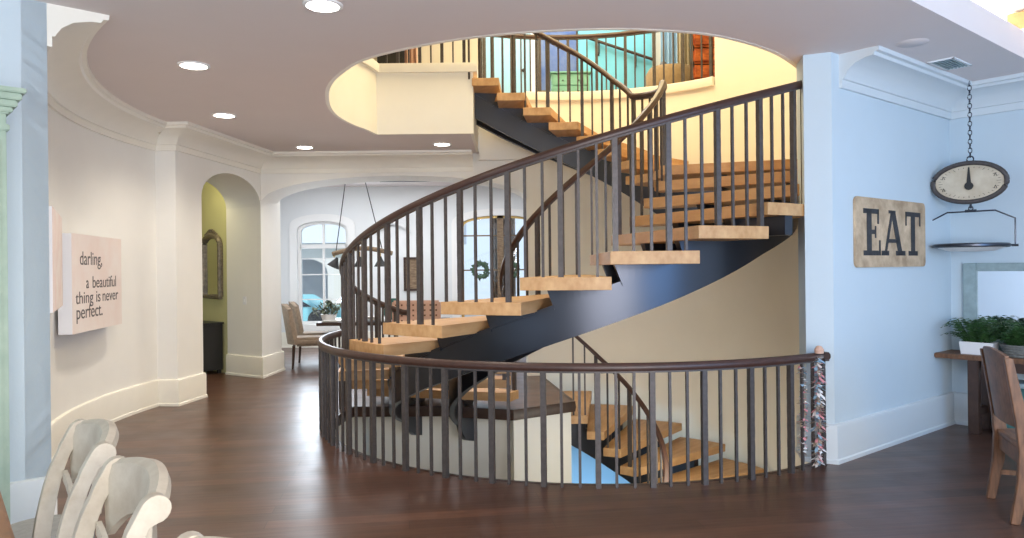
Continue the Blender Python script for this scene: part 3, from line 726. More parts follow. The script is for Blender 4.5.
# fern in a white planter
pc = Vector(uv(-.30, .36, .785))
t = thing('potted_fern', 'green fern in a low white planter at the left end of the console table', 'plant', tuple(pc))
b = MB(); Rm = Matrix(((.64, .77, 0), (-.77, .64, 0), (0, 0, 1)))
vs = []
for (w_, d_, z) in ((.14, .07, 0), (.155, .085, .125), (.14, .07, .125), (.13, .062, .105)):
    for (x, y) in ((-1, -1), (1, -1), (1, 1), (-1, 1)): vs.append(pc+Rm @ Vector((x*w_, y*d_, z)))
b.add(vs, [(3, 2, 1, 0)]+[(i*4+q, i*4+(q+1) % 4, i*4+4+(q+1) % 4, i*4+4+q) for i in range(3) for q in range(4)]); b.build('planter', 'pot', t)
b = MB(); b.add([v for v in vs[12:16]], [(0, 1, 2, 3)]); b.build('soil', 'soil', t)
def fronds(b, c, n, L0, L1, rise, wid, stretch=1.0, axis=None, ax_len=0, lim_v=0):
    for i in range(n):
        an = random.uniform(0, 2*pi); ln = random.uniform(L0, L1); h = random.uniform(*rise)
        d = Vector((cos(an), sin(an), 0)); base_ = Vector(c)+(axis*random.uniform(-ax_len, ax_len) if axis else Vector())
        if d.dot(UP) > .01: ln = min(ln, .19/d.dot(UP))
        if d.dot(VP) < -.01 and lim_v: ln = min(ln, lim_v/-d.dot(VP))
        sd = Vector((-d.y, d.x, 0)); N_ = 9
        for j in range(N_+1):
            f = j/N_; p = base_+d*ln*f+Vector((0, 0, h*math.sin(f*2.2)-.02*f))
            if j and j < N_+1:
                w_ = wid*sin(pi*min(1, f*.93+.07))**.7
                q = base_+d*ln*(f-.08)+Vector((0, 0, h*math.sin((f-.08)*2.2)-.02*f))
                for sg in (-1, 1):
                    tip = p+sd*sg*w_+d*.02-Vector((0, 0, w_*.25))
                    b.add([q, p, tip], [(0, 1, 2)])
b = MB(); fronds(b, pc+Vector((0, 0, .11)), 75, .16, .36, (.10, .27), .05, axis=Rm @ Vector((1, 0, 0)), ax_len=.11, lim_v=.20); b.build('foliage', 'fern', t)
pc2 = Vector(uv(-.27, .72, .785))
t = thing('potted_fern', 'green fern in a grey wicker basket on the console table, right of the white planter', 'plant', tuple(pc2))
b = MB(); b.lathe([(.001, 0), (.12, 0), (.17, .11), (.155, .11), (.11, .02), (.001, .02)], pc2, 24); b.build('basket', 'wicker', t, smooth=True)
b = MB()
for z in (.02, .045, .07, .095, .115):
    rr = .12+.05*z/.11+.004; b.tube([(pc2.x+rr*cos(2*pi*q/24), pc2.y+rr*sin(2*pi*q/24), pc2.z+z) for q in range(25)], .009, 5, cap=False)
b.build('basket_weave', 'wicker', t, smooth=True)
b = MB(); fronds(b, pc2+Vector((0, 0, .08)), 75, .16, .38, (.10, .28), .05, axis=Rm @ Vector((1, 0, 0)), ax_len=.08); b.build('foliage', 'fern', t)
tb = Vector(uv(-.25, 1.0))
t = thing('storage_bin', 'teal storage bin under the console table behind the wooden chair', 'bin', (tb.x, tb.y, 0))
b = MB(); ubox(b, -.42, -.10, .55, 1.15, .0, .50, .02); b.build('body', 'teal', t)
b = MB(); ubox(b, -.44, -.08, .53, 1.17, .50, .54, .015); b.build('lid', 'greyframe', t)

# ------------------------------------------------------------------ canvases on the curved wall
def cpt(a, r=5.40): return Vector((C[0]+r*cos(radians(a)), C[1]+r*sin(radians(a)), 0))
def canvas(name, label, a0, a1, z0, z1, face, depth=.12):
    p0 = cpt(a0, 5.36); p1 = cpt(a1, 5.36); d = (p1-p0).normalized(); nrm = Vector((d.y, -d.x, 0))
    if nrm.dot(Vector((C[0], C[1], 0))-p0) < 0: nrm = -nrm
    ln = (p1-p0).length; t = thing(name, label, 'picture', tuple(p0+Vector((0, 0, z0))))
    b = MB().extrude([p0+Vector((0, 0, z0)), p1+Vector((0, 0, z0)), p1+Vector((0, 0, z1)), p0+Vector((0, 0, z1))], nrm*depth); b.build('stretched_canvas', 'canvasedge', t)
    b = MB().extrude([p0+Vector((0, 0, z0))+nrm*depth, p1+Vector((0, 0, z0))+nrm*depth, p1+Vector((0, 0, z1))+nrm*depth, p0+Vector((0, 0, z1))+nrm*depth], nrm*.003); b.build('printed_face', face, t)
    return t, p0, d, nrm, ln
t, p0, d, nrm, ln = canvas('quote_canvas', 'blush canvas with the words darling, a beautiful thing is never perfect', 199.0, 183.4, 1.12, 2.07, 'canvas')
def text(body, x, z, size, width, m, parent, name):
    cu = bpy.data.curves.new('txt', 'FONT'); cu.body = body; cu.size = size; cu.extrude = .0015
    tmp = bpy.data.objects.new('txt', cu); COL.objects.link(tmp)
    dg = bpy.context.evaluated_depsgraph_get(); dg.update()
    me = bpy.data.meshes.new_from_object(tmp.evaluated_get(dg)); bpy.data.objects.remove(tmp)
    xs = [v.co.x for v in me.vertices]; x0, x1 = min(xs), max(xs); k = width/(x1-x0)
    o0 = p0+nrm*(.12+.0035)+Vector((0, 0, z))
    for v in me.vertices:
        c = v.co.copy(); q = o0+d*(x+(c.x-x0)*k)+Vector((0, 0, c.y))+nrm*c.z; v.co = q-Vector(parent.location)
    me.materials.clear(); me.materials.append(M[m]); o = bpy.data.objects.new(name, me); COL.objects.link(o); o.parent = parent
    return o
for wd_, x_, z_, sz_, wi_ in (('darling,', .20, 1.775, .19, .62), ('a', .36, 1.545, .17, .07), ('beautiful', .54, 1.545, .17, .72), ('thing', .08, 1.40, .17, .47),
                              ('is', .64, 1.40, .17, .12), ('never', .83, 1.40, .17, .50), ('perfect.', .10, 1.255, .19, .72)):
    text(wd_, x_, z_, sz_, wi_, 'greyink', t, 'lettering')
t2, *_ = canvas('rose_canvas', 'pale rose canvas half hidden by the near wall, left of the quote canvas', 216, 200.9, 1.40, 2.20, 'canvas2', .07)

# ------------------------------------------------------------------ mint cabinet on the far left
cb = Vector((-3.04, 4.45, 0)); Rc = Matrix.Rotation(atan2(rad.y, rad.x), 3, 'Z')
t = thing('mint_cabinet', 'tall distressed mint green cabinet at the left edge of the photo', 'cabinet', (-3.45, 4.0, 0))
def cbox(b, x0, x1, y0, y1, z0, z1, bev=0):   # x along the wall outward, y into the room (towards +tn side reversed)
    c = e0+rad*((x0+x1)/2)+tn*((y0+y1)/2)+Vector((0, 0, (z0+z1)/2)); return b.box(c, (x1-x0, y1-y0, z1-z0), Rc, bev)
b = MB(); cbox(b, .315, 1.515, .06, .50, 0, 2.66, .006); b.build('carcass', 'mint', t)
b = MB()
for i, (o_, z0, z1) in enumerate(((.015, 2.55, 2.59), (.03, 2.66, 2.69), (.05, 2.69, 2.73), (.07, 2.73, 2.77), (.09, 2.77, 2.80))): cbox(b, .315-o_, 1.515+o_, .05, .50+o_, z0, z1, .006)
cbox(b, .305, 1.525, .05, .51, 2.65, 2.71)
b.build('cornice', 'mint', t)
for x0 in (.35, .92):
    b = MB(); cbox(b, x0, x0+.55, .50, .52, .2, 2.5, .004); dd_ = b.build('door', 'mint', t)
    b = MB(); cbox(b, x0+.08, x0+.47, .52, .53, .3, 1.2); cbox(b, x0+.08, x0+.47, .52, .53, 1.3, 2.4); b.build('panel', 'mint', dd_)
b = MB(); cbox(b, .285, 1.545, .05, .53, 0, .12, .006); b.build('plinth', 'mint', t)

# ------------------------------------------------------------------ cross-back chairs and table at the lower left
def crossback():
    """local frame: seat faces +y, back at y=-.22, origin on the floor"""
    t = thing('crossback_chair', '-', 'chair')
    w2, zt_ = .255, 1.12; m = 'chairwhite'
    def bp(name, b, **k): return b.build(name, m, t, smooth=True, world=False, **k)
    def post(sx):
        cl_ = smooth([(-.31, 0), (-.25, .25), (-.222, .50), (-.232, .70), (-.272, .90), (-.318, 1.02), (-.352, 1.085)], 4)
        n = len(cl_); lf = []; rt = []
        for i, p in enumerate(cl_):
            d_ = Vector(cl_[min(n-1, i+1)])-Vector(cl_[max(0, i-1)]); d_.normalize(); f = i/(n-1)
            h = .019+.010*sin(pi*min(1, f*1.15))+(.004 if f > .8 else 0); lf.append((p[0]-d_.y*h, p[1]+d_.x*h)); rt.append((p[0]+d_.y*h, p[1]-d_.x*h))
        cy, cz = -.366, 1.078; head = [(cy+.037*cos(radians(a_)), cz+.037*sin(radians(a_))) for a_ in range(45, 285, 20)]
        b = MB().extrude([(sx*w2-.02, y, z) for y, z in rt+head+lf[::-1][3:]], (.04, 0, 0))
        return b
    for s_ in (-1, 1): bp('rear_leg', post(s_), bevel=.008)
    for s_ in (-1, 1):
        b = MB(); vs = []
        for (x, y, z, r) in ((s_*.215, .22, 0, .018), (s_*.21, .21, .25, .023), (s_*.205, .20, .49, .026)):
            for (dx, dy) in ((-r, -r), (r, -r), (r, r), (-r, r)): vs.append((x+dx, y+dy, z))
        b.add(vs, [(i*4+q, i*4+(q+1) % 4, i*4+4+(q+1) % 4, i*4+4+q) for i in range(2) for q in range(4)]+[(0, 1, 2, 3), (8, 9, 10, 11)]); bp('front_leg', b, bevel=.006)
    # crest rail: curved in plan, deep, rolled top
    b = MB(); vs = []; N_ = 18
    sec = [(.012, -.135), (.016, -.08), (.016, -.02), (.006, .022), (-.018, .036), (-.042, .028), (-.050, .004), (-.034, -.020), (-.014, -.04), (-.010, -.09), (-.012, -.135)]
    for i in range(N_+1):
        f = -1+2*i/N_; x = f*(w2+.0); y0 = -.345-.055*(1-f*f); zz0 = 1.07+.035*(1-f*f); dep = .92+.55*abs(f)**3
        for (dy, dz) in sec: vs.append((x, y0+dy, zz0+dz*(dep if dz < -.05 else 1)))
    m_ = len(sec); b.add(vs, [(i*m_+q, i*m_+(q+1) % m_, (i+1)*m_+(q+1) % m_, (i+1)*m_+q) for i in range(N_) for q in range(m_)]+[tuple(range(m_)), tuple(N_*m_+q for q in range(m_))])
    bp('crest_rail', b)
    # X splats, seat, seat rails, stretchers
    for s_ in (-1, 1):
        b = MB(); path = []
        for i in range(11):
            f = i/10; path.append((s_*(-.225+.45*f), -.24-.075*f-.035*sin(pi*f)+(s_*.008), .60+.31*f-.03*sin(2*pi*f)))
        vs = []
        for i, p in enumerate(path):
            for (dy, dz) in ((-.008, -.02), (.008, -.02), (.008, .02), (-.008, .02)): vs.append((p[0], p[1]+dy, p[2]+dz))
        b.add(vs, [(i*4+q, i*4+(q+1) % 4, i*4+4+(q+1) % 4, i*4+4+q) for i in range(10) for q in range(4)]+[(0, 1, 2, 3), (40, 41, 42, 43)]); bp('cross_splat', b)
    b = MB(); b.box((0, -.245, .60), (.48, .03, .045), bev=.008); bp('back_rail', b)
    b = MB(); pl_ = [(-.25, -.22), (.25, -.22), (.265, .20), (.22, .26), (-.22, .26), (-.265, .20)]; b.prism(pl_, .485, .53); bp('seat', b, bevel=.015)
    b = MB(); b.box((0, .21, .45), (.40, .022, .06)); b.box((0, -.21, .45), (.46, .022, .06))
    for s_ in (-1, 1): b.box((s_*.215, 0, .45), (.022, .42, .06))
    bp('seat_frame', b)
    b = MB(); b.tube([(-.22, -.25, .24), (.22, -.25, .24)], .012); b.tube([(-.21, .21, .27), (.21, .21, .27)], .012)
    for s_ in (-1, 1): b.tube([(s_*.25, -.25, .18), (s_*.21, .21, .18)], .012)
    bp('stretcher', b)
    return t
c0 = crossback()
chairs = [((-1.585, 2.77), 'white cross-back chair farthest from the camera in the lower left row', 0),
          ((-1.12, 2.165), 'white cross-back chair, second in the lower left row, with its curved crest rail in view', 0),
          ((-.585, 1.46), 'white cross-back chair nearest the camera, only the top of its scrolled post showing', 0)]
fd = Vector((-.79, -.61, 0)); rzc = atan2(-fd.x, fd.y)
rzc = atan2(fd.y, fd.x)-pi/2
for i, (p, lab, dz) in enumerate(chairs):
    c = c0 if i == 0 else copy_tree(c0)
    # p is the middle of the back at the crest; shift to the seat centre
    q = Vector((p[0], p[1], 0))+fd*.345
    c.location = (q.x, q.y, 0); c.rotation_euler = (0, 0, rzc); tag(c, lab, 'chair', 'white cross-back chairs at the lower left table')
t = thing('cushioned_stool', 'grey cushioned stool behind the farthest white chair, beside the table corner', 'stool', (-2.2, 3.5, 0))
MB().lathe([(.001, .40), (.19, .40), (.21, .43), (.21, .48), (.18, .515), (.10, .525), (.001, .527)], (-2.2, 3.5, 0), 28).build('cushion', 'greylinen', t, smooth=True)
for q in range(4):
    aq = radians(45+90*q); MB().tube([(-2.2+.14*cos(aq), 3.5+.14*sin(aq), .40), (-2.2+.18*cos(aq), 3.5+.18*sin(aq), 0)], lambda f: .022-.007*f, 8).build('leg', 'darkwood', t)
tdir = Vector((.61, -.79, 0)); tc0 = Vector((-2.13, 3.10, 0))
t = thing('dining_table', 'orange-brown wooden dining table whose edge shows in the lower left corner', 'table', tuple(tc0+tdir*.9+fd*.5))
Rt = Matrix.Rotation(atan2(tdir.y, tdir.x), 3, 'Z')
tcn = tc0+tdir*1.25+fd*.55
MB().box(tcn+Vector((0, 0, .80)), (2.5, 1.1, .05), Rt, .012).build('tabletop', 'tablewood', t)
MB().box(tcn+Vector((0, 0, .73)), (2.2, .8, .09), Rt).build('apron', 'tablewood', t)
for sx in (-1, 1):
    for sy_ in (-1, 1): MB().box(tcn+tdir*sx*1.1+fd*sy_*.40+Vector((0, 0, .39)), (.09, .09, .78), Rt, .01).build('leg', 'tablewood', t)

# ------------------------------------------------------------------ wooden chair at the right edge
def wood_chair(loc, fdir, label):
    rz = atan2(fdir.y, fdir.x)-pi/2
    t = thing('wooden_chair', label, 'chair', loc, rz); m = 'midwood'
    def bp(name, b, **k): return b.build(name, m, t, smooth=False, world=False, **k)
    w2 = .29
    for s_ in (-1, 1):
        b = MB(); vs = []
        for (y, z, h) in ((-.30, 0, .055), (-.25, .28, .07), (-.235, .48, .085), (-.255, .66, .075), (-.33, 1.08, .05)):
            for (dx, dy) in ((-.024, -h/2), (.024, -h/2), (.024, h/2), (-.024, h/2)): vs.append((s_*w2+dx, y+dy, z))
        b.add(vs, [(i*4+q, i*4+(q+1) % 4, i*4+4+(q+1) % 4, i*4+4+q) for i in range(4) for q in range(4)]+[(0, 1, 2, 3), (16, 17, 18, 19)]); bp('rear_leg', b, bevel=.006)
        b = MB(); vs = []
        for (y, z, h) in ((.23, 0, .04), (.225, .45, .06)):
            for (dx, dy) in ((-h/2, -h/2), (h/2, -h/2), (h/2, h/2), (-h/2, h/2)): vs.append((s_*.26+dx, y+dy, z))
        b.add(vs, [(q, (q+1) % 4, 4+(q+1) % 4, 4+q) for q in range(4)]+[(0, 1, 2, 3), (4, 5, 6, 7)]); bp('front_leg', b)
    b = MB(); vs = []
    N_ = 12
    for i in range(N_+1):
        f = -1+2*i/N_; x = f*(w2-.02); yb_ = -.03*(1-f*f)
        for (y, z) in ((-.275, .62), (-.25, .62), (-.318, 1.09), (-.343, 1.09)): vs.append((x, y+yb_, z+(.03*(1-f*f) if z > 1 else 0)))
    b.add(vs, [(i*4+q, i*4+(q+1) % 4, i*4+4+(q+1) % 4, i*4+4+q) for i in range(N_) for q in range(4)]+[(0, 1, 2, 3), (N_*4, N_*4+1, N_*4+2, N_*4+3)]); bp('back_panel', b)
    b = MB(); b.prism([(-.31, -.26), (.31, -.26), (.31, .28), (-.31, .28)], .47, .51); bp('seat', b, bevel=.012)
    b = MB(); b.box((0, .23, .42), (.5, .025, .1)); b.box((0, -.24, .42), (.55, .025, .1))
    for s_ in (-1, 1): b.box((s_*.265, 0, .42), (.025, .46, .1))
    bp('seat_frame', b)
    b = MB()
    for s_ in (-1, 1): b.box((s_*.27, -.01, .20), (.025, .46, .035))
    b.box((0, 0, .20), (.52, .03, .035)); bp('stretcher', b)
    return t
bm_ = Vector((3.33, 5.16, 0)); fdc = Vector((.944, -.33, 0))
wood_chair(tuple(bm_+fdc*.32), fdc, 'brown wooden panel-back chair at the right edge of the photo')

# ------------------------------------------------------------------ hall: mirror and dark cabinet, switch
Yd = Vector((-1.8, 1.6, 0)).normalized(); Y0 = Vector((-4.63, 12.36, 0)); Yn = Vector((-Yd.y, Yd.x, 0))
if Yn.dot(Vector((0, -1, 0))) < 0: Yn = -Yn
def yp(s, z, d_=0): p = Y0+Yd*s+Yn*d_; return Vector((p.x, p.y, z))
t = thing('hall_mirror', 'ornate antique silver arched mirror on the yellow hall wall', 'mirror', tuple(yp(.58, 1.2)))
def arch_loop(s0_, s1_, z0, z1, rise, d_):
    return [yp(s, z, d_) for s, z in ([(s0_, z0)]+archpts(s0_, s1_, z1, rise, 14, .8)+[(s1_, z0)])]
lo = arch_loop(.30, .90, 1.27, 2.10, .20, .03)
MB().tube(lo+[lo[0]], .05, 8).build('frame', 'silver', t, smooth=True)
b = MB(); 
for i in range(9): b.tube([yp(.6+.02*(i-4), 2.30+.06*cos((i-4)*.5), .03), yp(.6+.05*(i-4), 2.36+.05*cos((i-4)*.6), .04)], .022, 6)
b.build('crest', 'silver', t, smooth=True)
MB().extrude(arch_loop(.33, .87, 1.30, 2.08, .17, .01), Yn*.01).build('glass', 'mirror', t)
t = thing('hall_cabinet', 'black cabinet standing under the hall mirror', 'cabinet', tuple(yp(.62, 0, .2)))
Ry = Matrix.Rotation(atan2(Yd.y, Yd.x), 3, 'Z')
def ybox(b, s0_, s1_, d0, d1, z0, z1, bev=0): c = yp((s0_+s1_)/2, (z0+z1)/2, (d0+d1)/2); return b.box(c, (s1_-s0_, d1-d0, z1-z0), Ry, bev)
b = MB(); ybox(b, .24, 1.1, .03, .40, .06, .82, .006); b.build('body', 'black', t)
b = MB(); ybox(b, .21, 1.13, .02, .43, .82, .85, .006); b.build('cabinet_top', 'black', t)
for q in range(2):
    b = MB(); ybox(b, .27+.41*q, .66+.41*q, .40, .415, .1, .6, .004); b.build('door', 'black', t)
    b = MB(); ybox(b, .27+.41*q, .66+.41*q, .40, .415, .63, .79, .004); dw = b.build('drawer', 'black', t)
    b = MB(); ybox(b, .45+.41*q, .49+.41*q, .415, .435, .70, .72); b.build('knob', 'silver', dw)
for s_ in (.27, 1.05):
    b = MB(); ybox(b, s_, s_+.05, .05, .1, 0, .06); ybox(b, s_, s_+.05, .33, .38, 0, .06); b.build('foot', 'black', t)
# light switch on the pier face beside the small arch (reveal)
rv = Vector((-.93, .63, 0)).normalized(); rn = Vector((-rv.y, rv.x, 0)); rn = rn if rn.y < 0 else -rn
sp0 = P1+rv*.42+Vector((0, 0, 1.22))
t = thing('light_switch', 'small white light switch plate on the arch reveal', 'light switch', tuple(sp0))
Rr = Matrix.Rotation(atan2(rv.y, rv.x), 3, 'Z')
MB().box(sp0+rn*.005, (.085, .01, .13), Rr, .003).build('plate', 'canvasedge', t)
MB().box(sp0+rn*.013, (.02, .012, .04), Rr).build('toggle', 'white', t)

# ------------------------------------------------------------------ dining room beyond the wide arch
# window
t = thing('window_1', '-', 'window'); del t['label']; del t['category']; st(t)
t.location = (0, 0, 0)
fy = yb+.06; fw = .07
def inarch(x0, x1, z0, z1, r): return [(x0, z0)]+archpts(x0, x1, z1, r, 14, .8)+[(x1, z0)]
def ring_prism(outer, inner, y, th):
    b = MB(); n = len(outer); vs = [(x, y, z) for x, z in outer]+[(x, y, z) for x, z in inner]+[(x, y+th, z) for x, z in outer]+[(x, y+th, z) for x, z in inner]
    fs = []
    for i in range(n):
        j = (i+1) % n; fs += [(i, j, n+j, n+i), (2*n+i, 3*n+i, 3*n+j, 2*n+j), (i, 2*n+i, 2*n+j, j), (n+i, n+j, 3*n+j, 3*n+i)]
    return b.add(vs, fs)
ring_prism(inarch(WX0, WX1, WZ0, WZ1, WR), inarch(WX0+fw, WX1-fw, WZ0+fw, WZ1-.02, WR-.04), fy, .08).build('window_frame', 'white', t)
b = MB(); b.box(((WX0+WX1)/2, fy+.04, 2.22), (WX1-WX0-.1, .08, .09)); b.box(((WX0+WX1)/2, fy+.04, (WZ0+WZ1)/2+.1), (.05, .05, WZ1-WZ0+.25))
for z in (1.05, 1.6, 1.95): b.box(((WX0+WX1)/2, fy+.045, z), (WX1-WX0-.1, .03, .025))
b.build('mullion', 'white', t)
MB().extrude([(x, fy+.04, z) for x, z in inarch(WX0+.03, WX1-.03, WZ0+.03, WZ1, WR-.03)], (0, .006, 0)).build('pane', 'glass', t)
ring_prism([(x, z) for x, z in inarch(WX0-.16, WX1+.16, WZ0-.14, WZ1+.10, WR+.06)], inarch(WX0, WX1, WZ0, WZ1, WR), yb-.04, .04).build('casing', 'white', t)
# glazed double door with wreaths
t = thing('door_2', '-', 'door'); del t['label']; del t['category']; st(t)
ring_prism([(x, z) for x, z in ([(DX0-.2, 0)]+archpts(DX0-.2, DX1+.2, DZ1+.05, DR+.1, 14, .8)+[(DX1+.2, 0)])], [(DX0, 0)]+archpts(DX0, DX1, DZ1, DR, 14, .8)+[(DX1, 0)], yb-.05, .05).build('casing', 'white', t)
ring_prism([(DX0, .0)]+archpts(DX0, DX1, DZ1, DR, 14, .8)+[(DX1, 0)], [(DX0+.06, .25)]+archpts(DX0+.06, DX1-.06, DZ1, DR-.05, 14, .8)+[(DX1-.06, .25)], fy, .07).build('door_frame', 'brass', t)
b = MB(); b.box(((DX0+DX1)/2, fy+.03, 1.45), (.14, .06, 2.9))
for z in (.9, 1.66, 2.42): b.box(((DX0+DX1)/2, fy+.03, z), (DX1-DX0-.1, .03, .03))
b.build('mullion', 'oldwood', t)
MB().extrude([(x, fy+.03, z) for x, z in [(DX0+.03, .1)]+archpts(DX0+.03, DX1-.03, DZ1, DR-.03, 14, .8)+[(DX1-.03, .1)]], (0, .006, 0)).build('pane', 'glass', t)
for i, (x, lab) in enumerate(((-.70, 'green leaf wreath on the left leaf of the far glazed door'), (-.03, 'green leaf wreath on the right leaf of the far glazed door'))):
    b = MB(); R_ = .155
    for q in range(90):
        a = random.uniform(0, 2*pi); rr = R_+random.uniform(-.05, .05); c_ = Vector((x+rr*cos(a), fy-.05+random.uniform(-.03, .03), 1.66+rr*sin(a)))
        e = Vector((random.uniform(-1, 1), random.uniform(-.4, .4), random.uniform(-1, 1))).normalized()*.05; f_ = Vector((e.z, 0, -e.x))*.4
        b.add([c_-e, c_+f_, c_+e, c_-f_], [(0, 1, 2, 3)])
    b.tube([(x+R_*cos(2*pi*q/24), fy-.05, 1.66+R_*sin(2*pi*q/24)) for q in range(25)], .035, 6, cap=False)
    tag(b.build('wreath', 'wreath'), lab, 'wreath', 'wreaths on the far door')
# curtain behind the door glass side
b = MB(); vs = []; n = 40
for i in range(n+1):
    x = -.42+.5*i/n; y = fy+.17+.03*sin(i*1.3); vs += [(x, y, .05), (x, y, 3.05), (x, y+.01, 3.05), (x, y+.01, .05)]
b.add(vs, [(i*4+q, i*4+(q+1) % 4, i*4+4+(q+1) % 4, i*4+4+q) for i in range(n) for q in range(4)]); tag(b.build('curtain', 'curtain', smooth=True), 'taupe curtain hanging between the two leaves of the far glazed door', 'curtain')
# framed picture
t = thing('framed_picture', 'dark framed square picture on the far dining room wall', 'picture', (-2.18, yb-.03, 1.25))
b = MB()
for (x0, x1, z0, z1) in ((-2.38, -2.33, 1.22, 1.96), (-2.03, -1.98, 1.22, 1.96), (-2.33, -2.03, 1.91, 1.96), (-2.33, -2.03, 1.22, 1.27)): b.box(((x0+x1)/2, yb-.02, (z0+z1)/2), (x1-x0, .04, z1-z0))
b.build('frame', 'darkwood', t); MB().box((-2.18, yb-.012, 1.59), (.32, .015, .66)).build('artwork', 'oldwood', t)
# wall niche lamp/ornament above picture
t = thing('wall_ornament', 'pale grey swag ornament high on the far dining room wall above the framed picture', 'ornament', (-2.6, yb-.05, 2.5))
b = MB(); b.tube([(-2.98+.76*i/12, yb-.05, 2.52+.22*sin(pi*i/12)) for i in range(13)], lambda f: .03+.05*sin(pi*f), 8); b.build('swag', 'bluewall', t, smooth=True)
# pendant
t = thing('pendant_light', 'rustic beam pendant light with cone shades on two black cords over the dining table', 'pendant light', (-2.75, 13.8, 3.5))
b = MB()
pts = [(-3.30+1.1*i/16, 13.8, 1.99+.10*sin(pi*i/16)**1.0) for i in range(17)]
b.tube(pts, .045, 8); b.build('wooden_bar', 'oldwood', t, smooth=True)
b = MB(); b.tube([(-3.02, 13.8, 3.51), (-3.24, 13.8, 2.0)], .009, 6); b.tube([(-2.73, 13.8, 3.51), (-2.38, 13.8, 2.05)], .009, 6); b.build('cord', 'black', t)
b = MB().box((-2.88, 13.8, 3.505), (.5, .12, .03)); b.build('ceiling_plate', 'steel', t)
for (x, tilt) in ((-3.27, .45), (-2.80, 0), (-2.42, 0)):
    b = MB(); b.lathe([(.02, .14), (.035, .10), (.12, -.05), (.112, -.05), (.03, .09), (.012, .13)], (0, 0, 0), 20)
    b.xf(Matrix.Translation((x, 13.8, 1.80)) @ Matrix.Rotation(tilt, 4, 'Y')); s_ = b.build('lamp_shade', 'black', t, smooth=True)
    b = MB(); b.tube([(x, 13.8, 1.93), (x, 13.8, 2.03)], .014, 6); b.build('socket', 'brass', t)
# dining table
t = thing('dining_table', 'dark dining table with a white cloth in the far dining room', 'table', (-2.7, 13.9, 0))
MB().box((-2.35, 13.9, .73), (2.3, 1.1, .06), None, .01).build('tabletop', 'darkwood', t)
for x in (-3.1, -1.6): MB().lathe([(.16, 0), (.16, .05), (.06, .1), (.05, .4), (.09, .6), (.12, .70)], (x, 13.9, 0), 16).build('pedestal', 'darkwood', t, smooth=True)
b = MB(); b.box((-2.4, 13.9, .775), (2.1, .8, .02), None, .004); tag(b.build('tablecloth', 'white'), 'white cloth runner lying on the far dining table', 'tablecloth')
t = thing('centrepiece', 'leafy sage green centrepiece at the left end of the far dining table', 'plant', (-3.38, 13.8, .785))
b = MB().lathe([(.001, 0), (.12, 0), (.15, .1), (.14, .1), (.001, .03)], (-3.38, 13.8, .785), 16); b.build('bowl', 'pot', t, smooth=True)
b = MB()
for q in range(160):
    a = random.uniform(0, 2*pi); rr = random.uniform(0, .3); c_ = Vector((-3.38+rr*cos(a), 13.8+rr*.6*sin(a), .88+random.uniform(0, .24)*(1-rr)))
    e = Vector((random.uniform(-1, 1), random.uniform(-1, 1), random.uniform(-.5, 1))).normalized()*.07; f_ = Vector((-e.y, e.x, e.z*.3))*.5
    b.add([c_-e, c_+f_, c_+e, c_-f_], [(0, 1, 2, 3)])
b.build('foliage', 'leafgrey', t)
b = MB()
for q in range(5): 
    c_ = (-3.02+.05*cos(q*1.3), 13.95+.05*sin(q*1.3), .88+.03*(q % 3))
    b.lathe([(.001, -.02), (.04, 0), (.05, .03), (.001, .02)], c_, 7)
b.lathe([(.001, -.095), (.05, -.095), (.06, -.02), (.001, -.02)], (-3.02, 13.95, .88), 12)
tag(b.build('poinsettia', 'pink'), 'pink poinsettia beside the leafy centrepiece on the far table', 'plant')
for i, (x, lab) in enumerate(((-2.95, 'white plate stack nearest the window on the far table'), (-2.5, 'white plate stack at the middle of the far table'))):
    b = MB()
    for q in range(3): b.lathe([(.001, 0), (.08, 0), (.15, .025), (.145, .03), (.08, .012), (.001, .012)], (x, 13.55, .787+.018*q), 20)
    tag(b.build('plate_stack', 'pot', smooth=True), lab, 'plates', 'plate stacks on the far table')
# upholstered chairs
def uph(loc, rz, label, grp):
    t = thing('upholstered_chair', label, 'chair', loc, rz, grp)
    def bp(n_, b, m='beige', **k): return b.build(n_, m, t, world=False, **k)
    b = MB(); b.box((0, .02, .46), (.58, .56, .15), None, .05); bp('seat', b, smooth=True)
    b = MB(); vs = []; N_ = 10; H_ = 8
    for j in range(H_+1):
        g = j/H_; z = .42+.70*g
        for i in range(N_+1):
            f = -1+2*i/N_; wd_ = .31*(1-.12*g*g) if g < .99 else .22
            top = -.07*f*f*(1 if g > .9 else 0)
            vs.append((f*wd_, -.27-.10*g+.09*f*f*(1-.3*g), z+top))
    n1 = len(vs); vs += [(x, y-.10*(1-.4*abs(x)/.31), z) for (x, y, z) in vs]
    W_ = N_+1; fs = []
    for j in range(H_):
        for i in range(N_):
            a = j*W_+i; fs += [(a, a+1, a+W_+1, a+W_), (n1+a, n1+a+W_, n1+a+W_+1, n1+a+1)]
    for i in range(N_): fs += [(i, n1+i, n1+i+1, i+1), (H_*W_+i, H_*W_+i+1, n1+H_*W_+i+1, n1+H_*W_+i)]
    for j in range(H_): fs += [(j*W_, (j+1)*W_, n1+(j+1)*W_, n1+j*W_), (j*W_+N_, n1+j*W_+N_, n1+(j+1)*W_+N_, (j+1)*W_+N_)]
    b.add(vs, fs); bp('backrest', b, smooth=True)
    for (x, y) in ((-.24, .24), (.24, .24), (-.24, -.26), (.24, -.26)):
        b = MB(); b.tube([(x, y, .40), (x*1.05, y*1.08, 0)], lambda f: .028-.010*f, 6); bp('leg', b, 'darkwood')
    return t
u0 = uph((-3.58, 13.2, 0), radians(-75), 'beige upholstered dining chair nearest the arch, beside the far table', 'beige chairs at the far table')
u1 = copy_tree(u0); u1.location = (-3.72, 14.1, 0); tag(u1, 'beige upholstered dining chair behind the nearer one, closer to the window', 'chair', 'beige chairs at the far table')
t = thing('teal_vase', 'dark teal vase on the far table seen between the stair bars', 'vase', (-2.2, 13.7, .785))
